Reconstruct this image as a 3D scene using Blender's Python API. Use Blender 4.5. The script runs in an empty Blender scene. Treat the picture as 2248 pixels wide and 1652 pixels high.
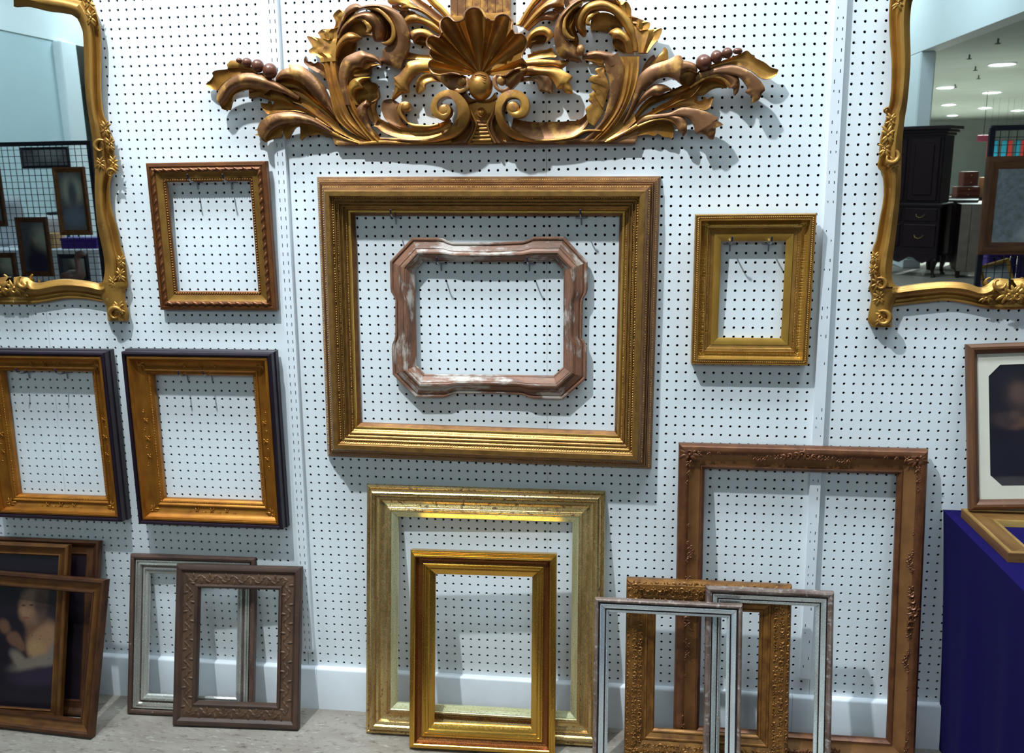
import bpy, math, random
from mathutils import Vector, Matrix
IN = 0.0254                      # every length below is in inches, turned into metres here
S = bpy.context.scene
COL = S.collection
rnd = random.Random(7)

# ------------------------------------------------------------------ camera
CAM = (36.029, -100.022, 61.30)
YAW, PITCH, ROLL, FPX = -0.136203, 0.186448, -0.0103432, 1996.209
FW, FH = 2248.0, 1652.0
_f = Vector((math.sin(YAW)*math.cos(PITCH), math.cos(YAW)*math.cos(PITCH), -math.sin(PITCH)))
_r0 = Vector((math.cos(YAW), -math.sin(YAW), 0)); _u0 = _r0.cross(_f)
_r = _r0*math.cos(ROLL) + _u0*math.sin(ROLL); _u = -_r0*math.sin(ROLL) + _u0*math.cos(ROLL)
cam = bpy.data.cameras.new('camera'); co = bpy.data.objects.new('camera', cam); COL.objects.link(co)
cam.sensor_width = 36.0; cam.lens = FPX/FW*36.0; cam.clip_start = 0.05; cam.clip_end = 200
co.matrix_world = Matrix(((_r.x, _u.x, -_f.x, CAM[0]*IN), (_r.y, _u.y, -_f.y, CAM[1]*IN), (_r.z, _u.z, -_f.z, CAM[2]*IN), (0, 0, 0, 1)))
S.camera = co

# ------------------------------------------------------------------ world, lamps, exposure
w = bpy.data.worlds.new('store_air'); S.world = w; w.use_nodes = True
w.node_tree.nodes['Background'].inputs[0].default_value = (0.80, 0.90, 1.0, 1)
w.node_tree.nodes['Background'].inputs[1].default_value = 0.04
key = bpy.data.lights.new('spot_lamp', 'SPOT'); key.energy = 800; key.shadow_soft_size = 0.055
key.color = (0.86, 0.96, 1.0); key.spot_size = math.radians(66); key.spot_blend = 1.0
KEYP = Vector((-21.7, -70.3, 187.9))
ko = bpy.data.objects.new('spot_lamp_light', key); COL.objects.link(ko); ko.location = KEYP*IN
ko.rotation_euler = (Vector((15, 0, 82)) - KEYP).to_track_quat('-Z', 'Y').to_euler()
AREAS = []
for ax in (-58, 18, 94):                                  # lit panels of the ceiling row nearest the pegboard
    al = bpy.data.lights.new('ceiling_panel', 'AREA'); al.shape = 'RECTANGLE'; al.size = 1.5; al.size_y = .56; al.energy = 92; al.color = (.74, .91, 1.0)
    ao = bpy.data.objects.new('ceiling_panel_light', al); COL.objects.link(ao); ao.location = Vector((ax, -44, 203.6))*IN; AREAS.append((ax, -44))
S.view_settings.view_transform = 'Standard'; S.view_settings.look = 'None'
S.view_settings.exposure = 0.0; S.view_settings.gamma = 1.0; S.view_settings.use_curve_mapping = False

def at(px, py, dep):
    """point dep inches in front of the pegboard that the photograph shows at pixel (px, py)"""
    d = _f + _r*((px-FW/2)/FPX) + _u*((FH/2-py)/FPX)
    t = (-dep - CAM[1])/d.y
    return Vector((CAM[0]+d.x*t, -dep, CAM[2]+d.z*t))

# ------------------------------------------------------------------ mesh helpers
class MB:
    def __init__(s): s.v = []; s.f = []; s.uv = []
    def add(s, vs, fs, uvs=None):
        o = len(s.v); s.v += [tuple(p) for p in vs]; s.f += [tuple(i+o for i in f) for f in fs]
        s.uv += (uvs if uvs else [(p[0]+p[1]*.37, p[2]+p[1]*.61) for p in vs])
        return s
    def box(s, a, b):
        x0, y0, z0 = a; x1, y1, z1 = b
        return s.add([(x0,y0,z0),(x1,y0,z0),(x1,y1,z0),(x0,y1,z0),(x0,y0,z1),(x1,y0,z1),(x1,y1,z1),(x0,y1,z1)],
                     [(0,3,2,1),(4,5,6,7),(0,1,5,4),(1,2,6,5),(2,3,7,6),(3,0,4,7)])
    def rbox(s, a, b, c=.15):
        """box with chamfered edges"""
        x0, y0, z0 = a; x1, y1, z1 = b; vs = []; fs = []
        def ring(y, k): return [(x0+k,y,z0),(x1-k,y,z0),(x1,y,z0+k),(x1,y,z1-k),(x1-k,y,z1),(x0+k,y,z1),(x0,y,z1-k),(x0,y,z0+k)]
        def inn(y, k): return [(x0+k,y,z0+k),(x1-k,y,z0+k),(x1-k,y,z0+k),(x1-k,y,z1-k),(x1-k,y,z1-k),(x0+k,y,z1-k),(x0+k,y,z1-k),(x0+k,y,z0+k)]
        rs = [inn(y0, c), ring(y0+c, c), ring(y1-c, c), inn(y1, c)]
        for r in rs: vs += r
        for j in range(3):
            for i in range(8): fs.append((j*8+i, j*8+(i+1) % 8, (j+1)*8+(i+1) % 8, (j+1)*8+i))
        fs.append((0,6,4,2)); fs.append((24,26,28,30))
        return s.add(vs, fs)
    def tube(s, pts, rad, n=8, cap=True):
        pts = [Vector(p) for p in pts]; m = len(pts)
        rad = rad if isinstance(rad, (list, tuple)) else [rad]*m
        vs = []; fs = []; uv = []; up = None; L = 0
        for k, p in enumerate(pts):
            d = (pts[min(k+1, m-1)] - pts[max(k-1, 0)]).normalized()
            if up is None:
                up = Vector((0,0,1)) if abs(d.z) < .9 else Vector((0,1,0))
            a = d.cross(up)
            if a.length < 1e-6: a = d.orthogonal()
            a.normalize(); b = a.cross(d).normalized(); up = b
            if k: L += (p-pts[k-1]).length
            for i in range(n):
                t = 2*math.pi*i/n; vs.append(p + (a*math.cos(t)+b*math.sin(t))*rad[k]); uv.append((L, rad[k]*6.28*i/n))
        for k in range(m-1):
            for i in range(n): fs.append((k*n+i, k*n+(i+1) % n, (k+1)*n+(i+1) % n, (k+1)*n+i))
        if cap: fs.append(tuple(range(n))[::-1]); fs.append(tuple((m-1)*n+i for i in range(n)))
        return s.add(vs, fs, uv)
    def ball(s, c, r, nu=12, nv=8, axes=None):
        r = r if isinstance(r, (list, tuple)) else (r, r, r); c = Vector(c)
        A = axes or (Vector((1,0,0)), Vector((0,1,0)), Vector((0,0,1)))
        vs = [c + A[2]*r[2]]; fs = []
        for j in range(1, nv):
            th = math.pi*j/nv
            for i in range(nu):
                ph = 2*math.pi*i/nu
                vs.append(c + A[0]*(r[0]*math.sin(th)*math.cos(ph)) + A[1]*(r[1]*math.sin(th)*math.sin(ph)) + A[2]*(r[2]*math.cos(th)))
        vs.append(c - A[2]*r[2]); e = len(vs)-1
        for i in range(nu):
            fs.append((0, 1+i, 1+(i+1) % nu)); fs.append((e, e-nu+(i+1) % nu, e-nu+i))
            for j in range(nv-2): a = 1+j*nu; fs.append((a+i, a+nu+i, a+nu+(i+1) % nu, a+(i+1) % nu))
        return s.add(vs, fs)
    def lathe(s, prof, n=16, c=(0,0,0)):
        vs = []; fs = []; m = len(prof)
        for r, z in prof:
            for i in range(n): t = 2*math.pi*i/n; vs.append((c[0]+r*math.cos(t), c[1]+r*math.sin(t), c[2]+z))
        for k in range(m-1):
            for i in range(n): fs.append((k*n+i, k*n+(i+1) % n, (k+1)*n+(i+1) % n, (k+1)*n+i))
        fs.append(tuple(range(n))[::-1]); fs.append(tuple((m-1)*n+i for i in range(n)))
        return s.add(vs, fs)

def obj(name, mb, mat, parent=None, smooth=35):
    me = bpy.data.meshes.new(name)
    me.from_pydata([(p[0]*IN, p[1]*IN, p[2]*IN) for p in mb.v], [], mb.f)
    uvl = me.uv_layers.new(name='UVMap')
    if len(mb.uv) == len(mb.v):
        idx = [0]*len(me.loops); me.loops.foreach_get('vertex_index', idx)
        flat = []
        for i in idx: flat += mb.uv[i]
        uvl.data.foreach_set('uv', flat)
    if smooth:
        me.polygons.foreach_set('use_smooth', [True]*len(me.polygons)); me.set_sharp_from_angle(angle=math.radians(smooth))
    me.materials.append(mat); me.update()
    o = bpy.data.objects.new(name, me); COL.objects.link(o)
    if parent: o.parent = parent
    return o
def tag(o, label=None, cat=None, group=None, kind=None):
    if label: o['label'] = label
    if cat: o['category'] = cat
    if group: o['group'] = group
    if kind: o['kind'] = kind
    return o
def thing(name, label, cat, loc=(0,0,0), rot=(0,0,0), group=None):
    o = bpy.data.objects.new(name, None); COL.objects.link(o); o.empty_display_size = .05
    o.location = Vector(loc)*IN; o.rotation_euler = rot
    return tag(o, label, cat, group)
def struct(name, mb, mat, smooth=35):
    return tag(obj(name, mb, mat, None, smooth), kind='structure')
def copy_tree(o, parent=None):
    c = o.copy(); COL.objects.link(c); c.parent = parent
    for ch in list(o.children): copy_tree(ch, c)
    return c

# ------------------------------------------------------------------ materials
MATS = {}
def newmat(name):
    m = bpy.data.materials.new(name); m.use_nodes = True; MATS[name] = m
    return m, m.node_tree.nodes, m.node_tree.links, m.node_tree.nodes['Principled BSDF']
def lin(r, g, b):
    f = lambda c: (c/255/12.92) if c/255 <= .04045 else ((c/255+.055)/1.055)**2.4
    return (f(r), f(g), f(b), 1)
def noise(N, L, vec, scale, detail=4, rough=.55):
    n = N.new('ShaderNodeTexNoise'); n.inputs['Scale'].default_value = scale
    n.inputs['Detail'].default_value = detail; n.inputs['Roughness'].default_value = rough
    L.new(vec, n.inputs['Vector']); return n.outputs['Fac']
def ramp(N, L, fac, a, b):
    r = N.new('ShaderNodeMapRange'); r.inputs['From Min'].default_value = a; r.inputs['From Max'].default_value = b
    L.new(fac, r.inputs['Value']); return r.outputs['Result']
def mixc(N, L, fac, a, b):
    m = N.new('ShaderNodeMix'); m.data_type = 'RGBA'
    if isinstance(fac, float): m.inputs['Factor'].default_value = fac
    else: L.new(fac, m.inputs['Factor'])
    for k, c in ((6, a), (7, b)):
        if isinstance(c, tuple): m.inputs[k].default_value = c
        else: L.new(c, m.inputs[k])
    return m.outputs[2]
def coords(N, L, kind, scale):
    t = N.new('ShaderNodeTexCoord'); mp = N.new('ShaderNodeMapping'); mp.inputs['Scale'].default_value = tuple(scale)+(1,)*(3-len(scale))
    L.new(t.outputs[kind], mp.inputs['Vector']); return mp.outputs['Vector']
def gilt(name, base, dark, chip, metal=.75, rough=.36, sc=(1, 1, 1), amt=(.42, .68), chips=(.62, .72), uv=True, bump=.12, fine=9.0, chip_sc=2.3, det=4, along=4.0):
    """worn gilding: leaf, rubbed darker bole, chips of gesso; sc in 1/inch along and across the moulding"""
    m, N, L, B = newmat(name)
    wm = lambda c: (c[0], c[1]*.925, c[2]*.88, 1) if c[0] > c[1]*1.2 else c          # golds reddened to offset the bluish tint of the lamps
    base, dark, chip = wm(base), wm(dark), wm(chip)
    v = coords(N, L, 'UV' if uv else 'Object', sc if uv else tuple(c/IN for c in sc))
    v2 = coords(N, L, 'UV', (sc[0]*along, sc[1]*.8)) if uv else v; v3 = coords(N, L, 'UV', (1, 1)) if uv else v
    n1 = noise(N, L, v, 1.0, det, .55); n2 = noise(N, L, v2, chip_sc, 5, .6); n3 = noise(N, L, v3, fine, 3, .5)
    c = mixc(N, L, ramp(N, L, n1, *amt), base, dark)
    cf = ramp(N, L, n2, *chips); c = mixc(N, L, cf, c, chip)
    L.new(c, B.inputs['Base Color'])
    mm = N.new('ShaderNodeMath'); mm.operation = 'MULTIPLY_ADD'; mm.inputs[1].default_value = -metal*.85; mm.inputs[2].default_value = metal; L.new(cf, mm.inputs[0])
    L.new(mm.outputs[0], B.inputs['Metallic'])
    rr = N.new('ShaderNodeMath'); rr.operation = 'MULTIPLY_ADD'; rr.inputs[1].default_value = .3; rr.inputs[2].default_value = rough-.12; L.new(n3, rr.inputs[0])
    L.new(rr.outputs[0], B.inputs['Roughness'])
    if bump:
        b = N.new('ShaderNodeBump'); b.inputs['Strength'].default_value = bump; b.inputs['Distance'].default_value = .0015
        L.new(n3, b.inputs['Height']); L.new(b.outputs[0], B.inputs['Normal'])
    return m
def plain(name, col, rough=.6, metal=0.0, var=.12, sc=1.5, spec=.5, bump=0.0, emit=None):
    m, N, L, B = newmat(name)
    v = coords(N, L, 'Object', (sc/IN/10,)*3)
    n = noise(N, L, v, 1.0, 5, .6)
    dk = tuple(c*(1-var*2) for c in col[:3])+(1,)
    L.new(mixc(N, L, ramp(N, L, n, .3, .7), dk, col), B.inputs['Base Color'])
    B.inputs['Roughness'].default_value = rough; B.inputs['Metallic'].default_value = metal; B.inputs['Specular IOR Level'].default_value = spec
    if bump:
        n2 = noise(N, L, v, 14.0, 3); b = N.new('ShaderNodeBump'); b.inputs['Strength'].default_value = bump; b.inputs['Distance'].default_value = .002
        L.new(n2, b.inputs['Height']); L.new(b.outputs[0], B.inputs['Normal'])
    if emit:
        B.inputs['Emission Color'].default_value = col; B.inputs['Emission Strength'].default_value = emit
    return m
M_board = plain('white_painted_hardboard', (.80, .825, .85, 1), .42, 0, .02, 3, .35)
M_dark = plain('hollow_shade_black', (.006, .005, .006, 1), .9, 0, .1, 1, .1)  # near-black colour stands in for the shade of unlit hollows
M_white = plain('white_gloss_paint', (.79, .81, .85, 1), .4, 0, .03, 4, .4, .05)
M_metalhook = plain('zinc_wire', (.42, .45, .52, 1), .35, .85, .1)
M_hooktip = plain('dark_plastic_cap', (.035, .03, .07, 1), .4, 0, .1)
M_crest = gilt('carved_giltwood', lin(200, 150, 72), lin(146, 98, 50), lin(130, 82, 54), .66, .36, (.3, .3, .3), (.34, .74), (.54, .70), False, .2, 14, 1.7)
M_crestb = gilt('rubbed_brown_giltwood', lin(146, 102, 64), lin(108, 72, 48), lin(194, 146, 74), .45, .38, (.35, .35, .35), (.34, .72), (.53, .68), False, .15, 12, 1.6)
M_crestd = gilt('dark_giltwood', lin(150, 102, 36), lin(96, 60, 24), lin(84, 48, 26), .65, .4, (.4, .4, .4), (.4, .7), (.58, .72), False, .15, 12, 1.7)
M_berry = plain('dark_red_bole', lin(108, 62, 44), .33, .15, .12, 8, .5)
# ------------------------------------------------------------------ the setting: pegboard wall, standards, baseboard, floor
def holes_board(x0, x1, z0, z1, xs, zs, r=.15, n=8, y=0.0, deep=.22):
    """hardboard sheet with a real hole at every (x, z)"""
    mb = MB(); vs = []; fs = []
    def lerp_edges(c, a0, a1): return [a0] + [(c[i]+c[i+1])/2 for i in range(len(c)-1)] + [a1]
    ex = lerp_edges(xs, x0, x1); ez = lerp_edges(zs, z0, z1)
    ang = [2*math.pi*(i+.5)/n for i in range(n)]
    cs = [(math.cos(a)*r, math.sin(a)*r) for a in ang]
    for a, cx in enumerate(xs):
        l, rr = ex[a], ex[a+1]
        for b, cz in enumerate(zs):
            bo, to = ez[b], ez[b+1]; o = len(vs)
            # outer ring of 8: matches the hole octagon order (starting at 22.5 deg)
            mx, mz = cx, cz
            out = [(rr, cz+(to-cz)*.42), (cx+(rr-cx)*.42, to), (cx-(cx-l)*.42, to), (l, cz+(to-cz)*.42), (l, cz-(cz-bo)*.42), (cx-(cx-l)*.42, bo), (cx+(rr-cx)*.42, bo), (rr, cz-(cz-bo)*.42)]
            vs += [(p[0], y, p[1]) for p in out]
            vs += [(cx+c[0], y, cz+c[1]) for c in cs]
            vs += [(cx+c[0], y+deep, cz+c[1]) for c in cs]
            vs += [(rr, y, to), (l, y, to), (l, y, bo), (rr, y, bo)]
            for i in range(8):
                j = (i+1) % 8
                fs.append((o+i, o+8+i, o+8+j, o+j)); fs.append((o+8+i, o+16+i, o+16+j, o+8+j))
            fs += [(o+0, o+1, o+24), (o+2, o+3, o+25), (o+4, o+5, o+26), (o+6, o+7, o+27)]
    mb.v = vs; mb.f = fs; mb.uv = [(0, 0)]*len(vs)
    return mb
ZS = [65.0-R for R in range(59, -29, -1)]
Zb, Zt = 5.2, 94.0
wall = bpy.data.objects.new('wall_back', None); COL.objects.link(wall); wall['kind'] = 'structure'
backing = obj('backing', MB().box((-62, .9, 0), (104, 1.4, 94)), M_dark, wall, 0)
def panel(x0, x1, xs):
    xs = sorted(x for x in xs if x0+.14 < x < x1-.14)
    o = obj('pegboard_panel', holes_board(x0, x1, Zb, Zt, xs, ZS), M_board, wall, 0)
    ed = MB().box((x0, .0, Zb), (x0+.01, .25, Zt)).box((x1-.01, .0, Zb), (x1, .25, Zt))
    obj('panel_edge', ed, M_board, wall, 0)
panel(-61.5, -33.9, [-34.36-k for k in range(27)])
panel(-33.898, -3.56, [-33.46+k for k in range(29)] + [-4.05])
panel(-3.54, 26.3, [-3.0+k for k in range(30)])
panel(26.302, 56.55, [26.62+k for k in range(30)])
panel(56.57, 103, [57.43+k for k in range(45)])
upper_wall = struct('wall_upper', MB().box((-345, 0, 94), (330, 5, 205)), M_white, 0)
struct('wall_side_left', MB().box((-345, 0, 0), (-62, 5, 94)), M_white, 0)
struct('wall_side_right', MB().box((103, 0, 0), (330, 5, 94)), M_white, 0)

def standard(name, x0, x1, zb, dep, painted):
    """slotted shelf standard: a channel with two rows of upright slots"""
    mb = MB(); z = zb; xc = [x0+(x1-x0)*.27, x0+(x1-x0)*.73]; hw = .045
    top = 94.0
    cuts = [x0, xc[0]-hw, xc[0]+hw, xc[1]-hw, xc[1]+hw, x1]
    while z < top:
        z1 = min(z+1.0, top); sl = (z+.3, z+.72)
        for k in range(5):
            a, b = cuts[k], cuts[k+1]
            if k in (1, 3) and not (painted and rnd.random() < painted):
                cut = sl if not painted else (sl[0]+rnd.random()*.2, sl[1]-rnd.random()*.05)
                for q0, q1 in ((z, cut[0]), (cut[1], z1)): mb.add([(a,-dep,q0),(b,-dep,q0),(b,-dep,q1),(a,-dep,q1)], [(0,1,2,3)])
                mb.add([(a,-dep,cut[0]),(b,-dep,cut[0]),(b,-dep,cut[1]),(a,-dep,cut[1]),(a,-dep+.08,cut[0]),(b,-dep+.08,cut[0]),(b,-dep+.08,cut[1]),(a,-dep+.08,cut[1])],
                       [(0,4,5,1),(1,5,6,2),(2,6,7,3),(3,7,4,0)])
            else: mb.add([(a,-dep,z),(b,-dep,z),(b,-dep,z1),(a,-dep,z1)], [(0,1,2,3)])
        z = z1
    for x in (x0, x1): mb.add([(x,-dep,zb),(x,0,zb),(x,0,top),(x,-dep,top)], [(0,1,2,3)])
    mb.add([(x0,-dep,zb),(x1,-dep,zb),(x1,0,zb),(x0,0,zb)], [(0,1,2,3)])
    o = struct(name, mb, M_white, 0)
    obj('channel_back', MB().box((x0+.05, -dep+.12, zb+.05), (x1-.05, -.02, top)), M_dark, o, 0)  # dark core, coloured to pass for the channel's inner shade
    return o
standard('trim_1', -3.98, -2.72, 7.55, .62, 0)
standard('trim_2', 55.32, 56.46, 7.7, .62, .45)

m, N, L, B = newmat('worn_pale_concrete')
v = coords(N, L, 'Object', (3.2, 8.5, 3)); v2 = coords(N, L, 'Object', (26, 60, 20))
a = noise(N, L, v, 1.6, 8, .7); b = noise(N, L, v2, 1.0, 6, .7); c3 = noise(N, L, v, 6.5, 8, .75)
c = mixc(N, L, ramp(N, L, a, .35, .68), lin(150, 141, 130), lin(124, 112, 102))
c = mixc(N, L, ramp(N, L, b, .54, .68), c, lin(92, 80, 66))
c = mixc(N, L, ramp(N, L, c3, .55, .70), c, lin(182, 177, 166))
L.new(c, B.inputs['Base Color']); B.inputs['Roughness'].default_value = .55
bp = N.new('ShaderNodeBump'); bp.inputs['Strength'].default_value = .25; bp.inputs['Distance'].default_value = .002; L.new(b, bp.inputs['Height']); L.new(bp.outputs[0], B.inputs['Normal'])
M_floor = m
struct('floor', MB().box((-960, -1680, -4), (1040, 6, 0)), M_floor, 0)

M_bounce_cutter = plain('dark_bounce_cutter', lin(58, 54, 62), .95, 0, .15, 6, .1, .3)
struct('floor_bounce_cutter', MB().box((-300, -215, .0), (300, -34, .25)), M_bounce_cutter, 0)  # unseen dark slab, added to cut light bouncing off the floor
def baseboard(name, x0, x1):
    mb = MB(); prof = [(0, 0), (-.78, 0), (-.78, 5.15), (-.72, 5.32), (-.55, 5.42), (0, 5.42)]
    vs = [(x, y, z) for x in (x0, x1) for y, z in prof]; n = len(prof)
    mb.add(vs, [(i, i+1, n+i+1, n+i) for i in range(n-1)] + [tuple(range(n))[::-1], tuple(range(n, 2*n))])
    return struct(name, mb, M_white, 50)
baseboard('baseboard_left', -62, -2.33); baseboard('baseboard_back', -2.30, 54.6); baseboard('baseboard_right', 54.63, 104)

# ------------------------------------------------------------------ peg hooks
def make_hook():
    t = thing('peg_hook', '', 'hook')
    obj('crossbar', MB().tube([(-.62, .05, 0), (-.6, -.12, 0), (-.5, -.2, .0), (.5, -.2, .0), (.6, -.12, 0), (.62, .05, 0)], .085, 8), M_metalhook, t)
    obj('shank', MB().tube([(0, -.2, .02), (0, -.17, -.3), (0, -.1, -.78)], .075, 8), M_metalhook, t)
    obj('rod', MB().tube([(0, -.2, 0), (0, -.7, .0), (0, -1.6, .08), (0, -2.0, .22), (0, -2.18, .45)], .078, 8), M_metalhook, t)
    obj('tip_cap', MB().tube([(0, -2.14, .38), (0, -2.24, .52), (0, -2.4, .85)], [.1, .11, .08], 8), M_hooktip, t)
    return t
HOOK0 = make_hook(); HOOKN = [0]
def hook(px, py, label, dx=0):
    p = at(px, py, 0)
    t = HOOK0 if HOOKN[0] == 0 else copy_tree(HOOK0)
    HOOKN[0] += 1
    t.location = (p.x*IN, 0, p.z*IN); t['label'] = label; t['group'] = 'pegboard hooks'
for px, py, lb in [
    (434.5, 400.3, 'left of two wire hooks holding up the small carved brown frame'),
    (509.6, 400.3, 'right of two wire hooks holding up the small carved brown frame'),
    (869.6, 476, 'left wire hook under the top rail of the largest gilt frame'),
    (1276.6, 477, 'right wire hook under the top rail of the largest gilt frame'),
    (969, 578.7, 'left wire hook inside the rust and white lobed frame'),
    (1162.6, 578.7, 'right wire hook inside the rust and white lobed frame'),
    (1602, 535, 'left wire hook inside the small deep gold frame'),
    (1687, 535, 'right wire hook inside the small deep gold frame'),
    (412.5, 821.2, 'left wire hook inside the whole black-edged gold frame'),
    (466, 821, 'right wire hook inside the whole black-edged gold frame'),
    (64.7, 815.9, 'left wire hook inside the black-edged frame cut by the photo edge'),
    (148.6, 817, 'right wire hook inside the black-edged frame cut by the photo edge')]:
    hook(px, py, lb)

# ------------------------------------------------------------------ picture frames
def rails(parent, W, H, prof, mat, names=('top_rail', 'bottom_rail', 'left_rail', 'right_rail'), seg=1):
    """four mitred lengths of moulding; prof = [(distance in from the outer edge, height off the back)]"""
    n = len(prof); out = []
    vv = [0]
    for i in range(1, n): vv.append(vv[-1] + math.hypot(prof[i][0]-prof[i-1][0], prof[i][1]-prof[i-1][1]))
    for k, nm in enumerate(names):
        mb = MB(); L_ = W if k < 2 else H; vs = []; uv = []; off = 37.0*k + rnd.random()*50
        for e in range(seg+1):
            for i, (u, h) in enumerate(prof):
                s = u + (L_-2*u)*e/seg
                if k == 0: p = (s, -h, H-u)
                elif k == 1: p = (W-s, -h, u)
                elif k == 2: p = (u, -h, s)
                else: p = (W-u, -h, H-s)
                vs.append(p); uv.append((off+s, vv[i]))
        fs = [(e*n+i, e*n+i+1, (e+1)*n+i+1, (e+1)*n+i) for e in range(seg) for i in range(n-1)]
        mb.add(vs, fs, uv); out.append(obj(nm, mb, mat, parent, 28))
    return out
def rail_pt(W, H, k, u, s, h):
    if k == 0: return Vector((s, -h, H-u))
    if k == 1: return Vector((W-s, -h, u))
    if k == 2: return Vector((u, -h, s))
    return Vector((W-u, -h, H-s))
def axes(k):
    d = [Vector((1,0,0)), Vector((-1,0,0)), Vector((0,0,1)), Vector((0,0,-1))][k]
    i = [Vector((0,0,-1)), Vector((0,0,1)), Vector((1,0,0)), Vector((-1,0,0))][k]
    return d, i, Vector((0,-1,0))
def dome(mb, c, A, r, n=6):
    """cheap raised bead: a ring, a smaller ring and a top"""
    d, i, o = A; vs = []; fs = []
    for q, (rr, hh) in enumerate(((1, 0), (.72, .66))):
        for t in range(n): a = 2*math.pi*t/n; vs.append(c + d*(r[0]*rr*math.cos(a)) + i*(r[1]*rr*math.sin(a)) + o*(r[2]*hh))
    vs.append(c + o*r[2])
    for t in range(n): fs.append((t, (t+1) % n, n+(t+1) % n, n+t)); fs.append((n+t, n+(t+1) % n, 2*n))
    mb.add(vs, fs)
def beading(parent, W, H, u, h, r, step, mat, name='beading', skew=0, sides=(0, 1, 2, 3), n=6, gaps=0.0):
    mb = MB()
    for k in sides:
        L_ = W if k < 2 else H; d, i, o = axes(k); m_ = max(1, int((L_-2*u)/step)); st = (L_-2*u)/m_
        dd = (d*math.cos(skew)+i*math.sin(skew)); ii = (i*math.cos(skew)-d*math.sin(skew))
        for q in range(m_):
            if gaps and rnd.random() < gaps: continue
            dome(mb, rail_pt(W, H, k, u, u+st*(q+.5), h), (dd, ii, o), r, n)
    return tag(obj(name, mb, mat, parent, 50), kind='stuff')
def vine(parent, W, H, u, h, amp, period, mat, rad=.07, name='carved_vine', leaf=.2):
    mb = MB()
    for k in range(4):
        L_ = W if k < 2 else H; d, i, o = axes(k); a0 = u; b0 = L_-u; m_ = max(1, round((b0-a0)/period)); per = (b0-a0)/m_
        pts = [rail_pt(W, H, k, u + amp*math.sin(2*math.pi*(s/12.0)), a0+per*s/12.0, h) for s in range(12*m_+1)]
        mb.tube(pts, rad, 5, False)
        for q in range(m_*2):
            s = a0 + per*(q+.5)/2; sg = 1 if q % 2 == 0 else -1
            for j, (ds, du, an) in enumerate(((-.18, -.55, .7), (.16, -.2, -.5), (.0, .9, 1.4))):
                c = rail_pt(W, H, k, u - sg*amp*du*1.3, s+ds*per, h-.02)
                an2 = an*sg; dd = d*math.cos(an2)+i*math.sin(an2); ii = i*math.cos(an2)-d*math.sin(an2)
                dome(mb, c, (dd, ii, o), (leaf*1.25, leaf*.55, .1), 6)
    return tag(obj(name, mb, mat, parent, 60), kind='stuff')
def cscroll(mb, c, A, r, tube=.09, turn=4.4, start=0.0, n=10, m=6, rise=.0):
    d, i, o = A; pts = []; rs = []
    for q in range(n+1):
        t = q/n; a = start + turn*t; rr = r*(1-.55*t)
        pts.append(c + d*(rr*math.cos(a)) + i*(rr*math.sin(a)) + o*(rise*math.sin(math.pi*t))); rs.append(tube*(.55+.75*math.sin(math.pi*min(1, t*1.2))))
    mb.tube(pts, rs, m)
def leaf_lobe(mb, c, dd, ii, o, L_, w_, bend, lift=.3):
    """one tapering carved leaf lobe with a hollow down its middle"""
    n, m_ = 7, 7; vs = []; fs = []
    for k in range(n+1):
        t = k/n; p = c + dd*(L_*t) + ii*(bend*L_*t*t) + o*(lift*w_*1.6*math.sin(math.pi*min(1, t*.9+.1)))
        ax = (dd + ii*(2*bend*t)).normalized(); sd = (ii - ax*ii.dot(ax)).normalized()
        ww = w_*(.35+.65*math.sin(math.pi*(.2+.78*t)))*(1 if t < .96 else .25)
        for j in range(m_):
            s = j/(m_-1)*2-1; hh = (1-s*s)*.75 - .28*math.exp(-(s*3.2)**2)
            vs.append(p + sd*(s*ww) + o*(ww*hh - .05*w_))
    for k in range(n):
        for j in range(m_-1): q = k*m_+j; fs.append((q, q+1, q+m_+1, q+m_))
    mb.add(vs, fs)
def ornament(mb, c, A, size, seed, n=9):
    """a carved spray: leaf lobes fanning both ways along the first axis, a scroll and a boss"""
    rr = random.Random(seed); d, i, o = A; half = max(2, n//3)
    for sg in (-1, 1):
        for q in range(half):
            f = (q/(half-1)-.5)*2 if half > 1 else 0
            aa = f*.75 + rr.uniform(-.12, .12); dd = (d*sg)*math.cos(aa)+i*math.sin(aa); ii = i*math.cos(aa)-(d*sg)*math.sin(aa)
            leaf_lobe(mb, c + dd*(size*.12), dd, ii, o, size*(1.15-.35*abs(f)+.15*rr.random()), size*.2, rr.uniform(.15, .4)*(1 if f > 0 else -1))
    if size > .45: cscroll(mb, c + i*(size*.2*(1 if rr.random() > .5 else -1)) + o*(size*.12), (d, i, o), size*.34, size*.1, 4.8*(1 if rr.random() > .5 else -1), rr.random()*6, 10, 6)
    dome(mb, c, (d, i, o), (size*.24, size*.22, size*.3), 8)

def hung(name, label, x0, z0, roll=0.0, tilt=0.0, cat='picture frame'):
    return thing(name, label, cat, (x0, -.02, z0), (tilt, roll, 0))
def leaned(name, label, x0, yb, yaw, lean, roll=0.0, cat='picture frame'):
    o = thing(name, label, cat, (x0, -yb, 0.02))
    # local x along the frame, -y out of its face, z up it; leaning back onto the wall
    Rz = Matrix.Rotation(-yaw, 4, 'Z'); Rx = Matrix.Rotation(-lean, 4, 'X')
    o.rotation_euler = (Rz @ Rx).to_euler()
    return o
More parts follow.
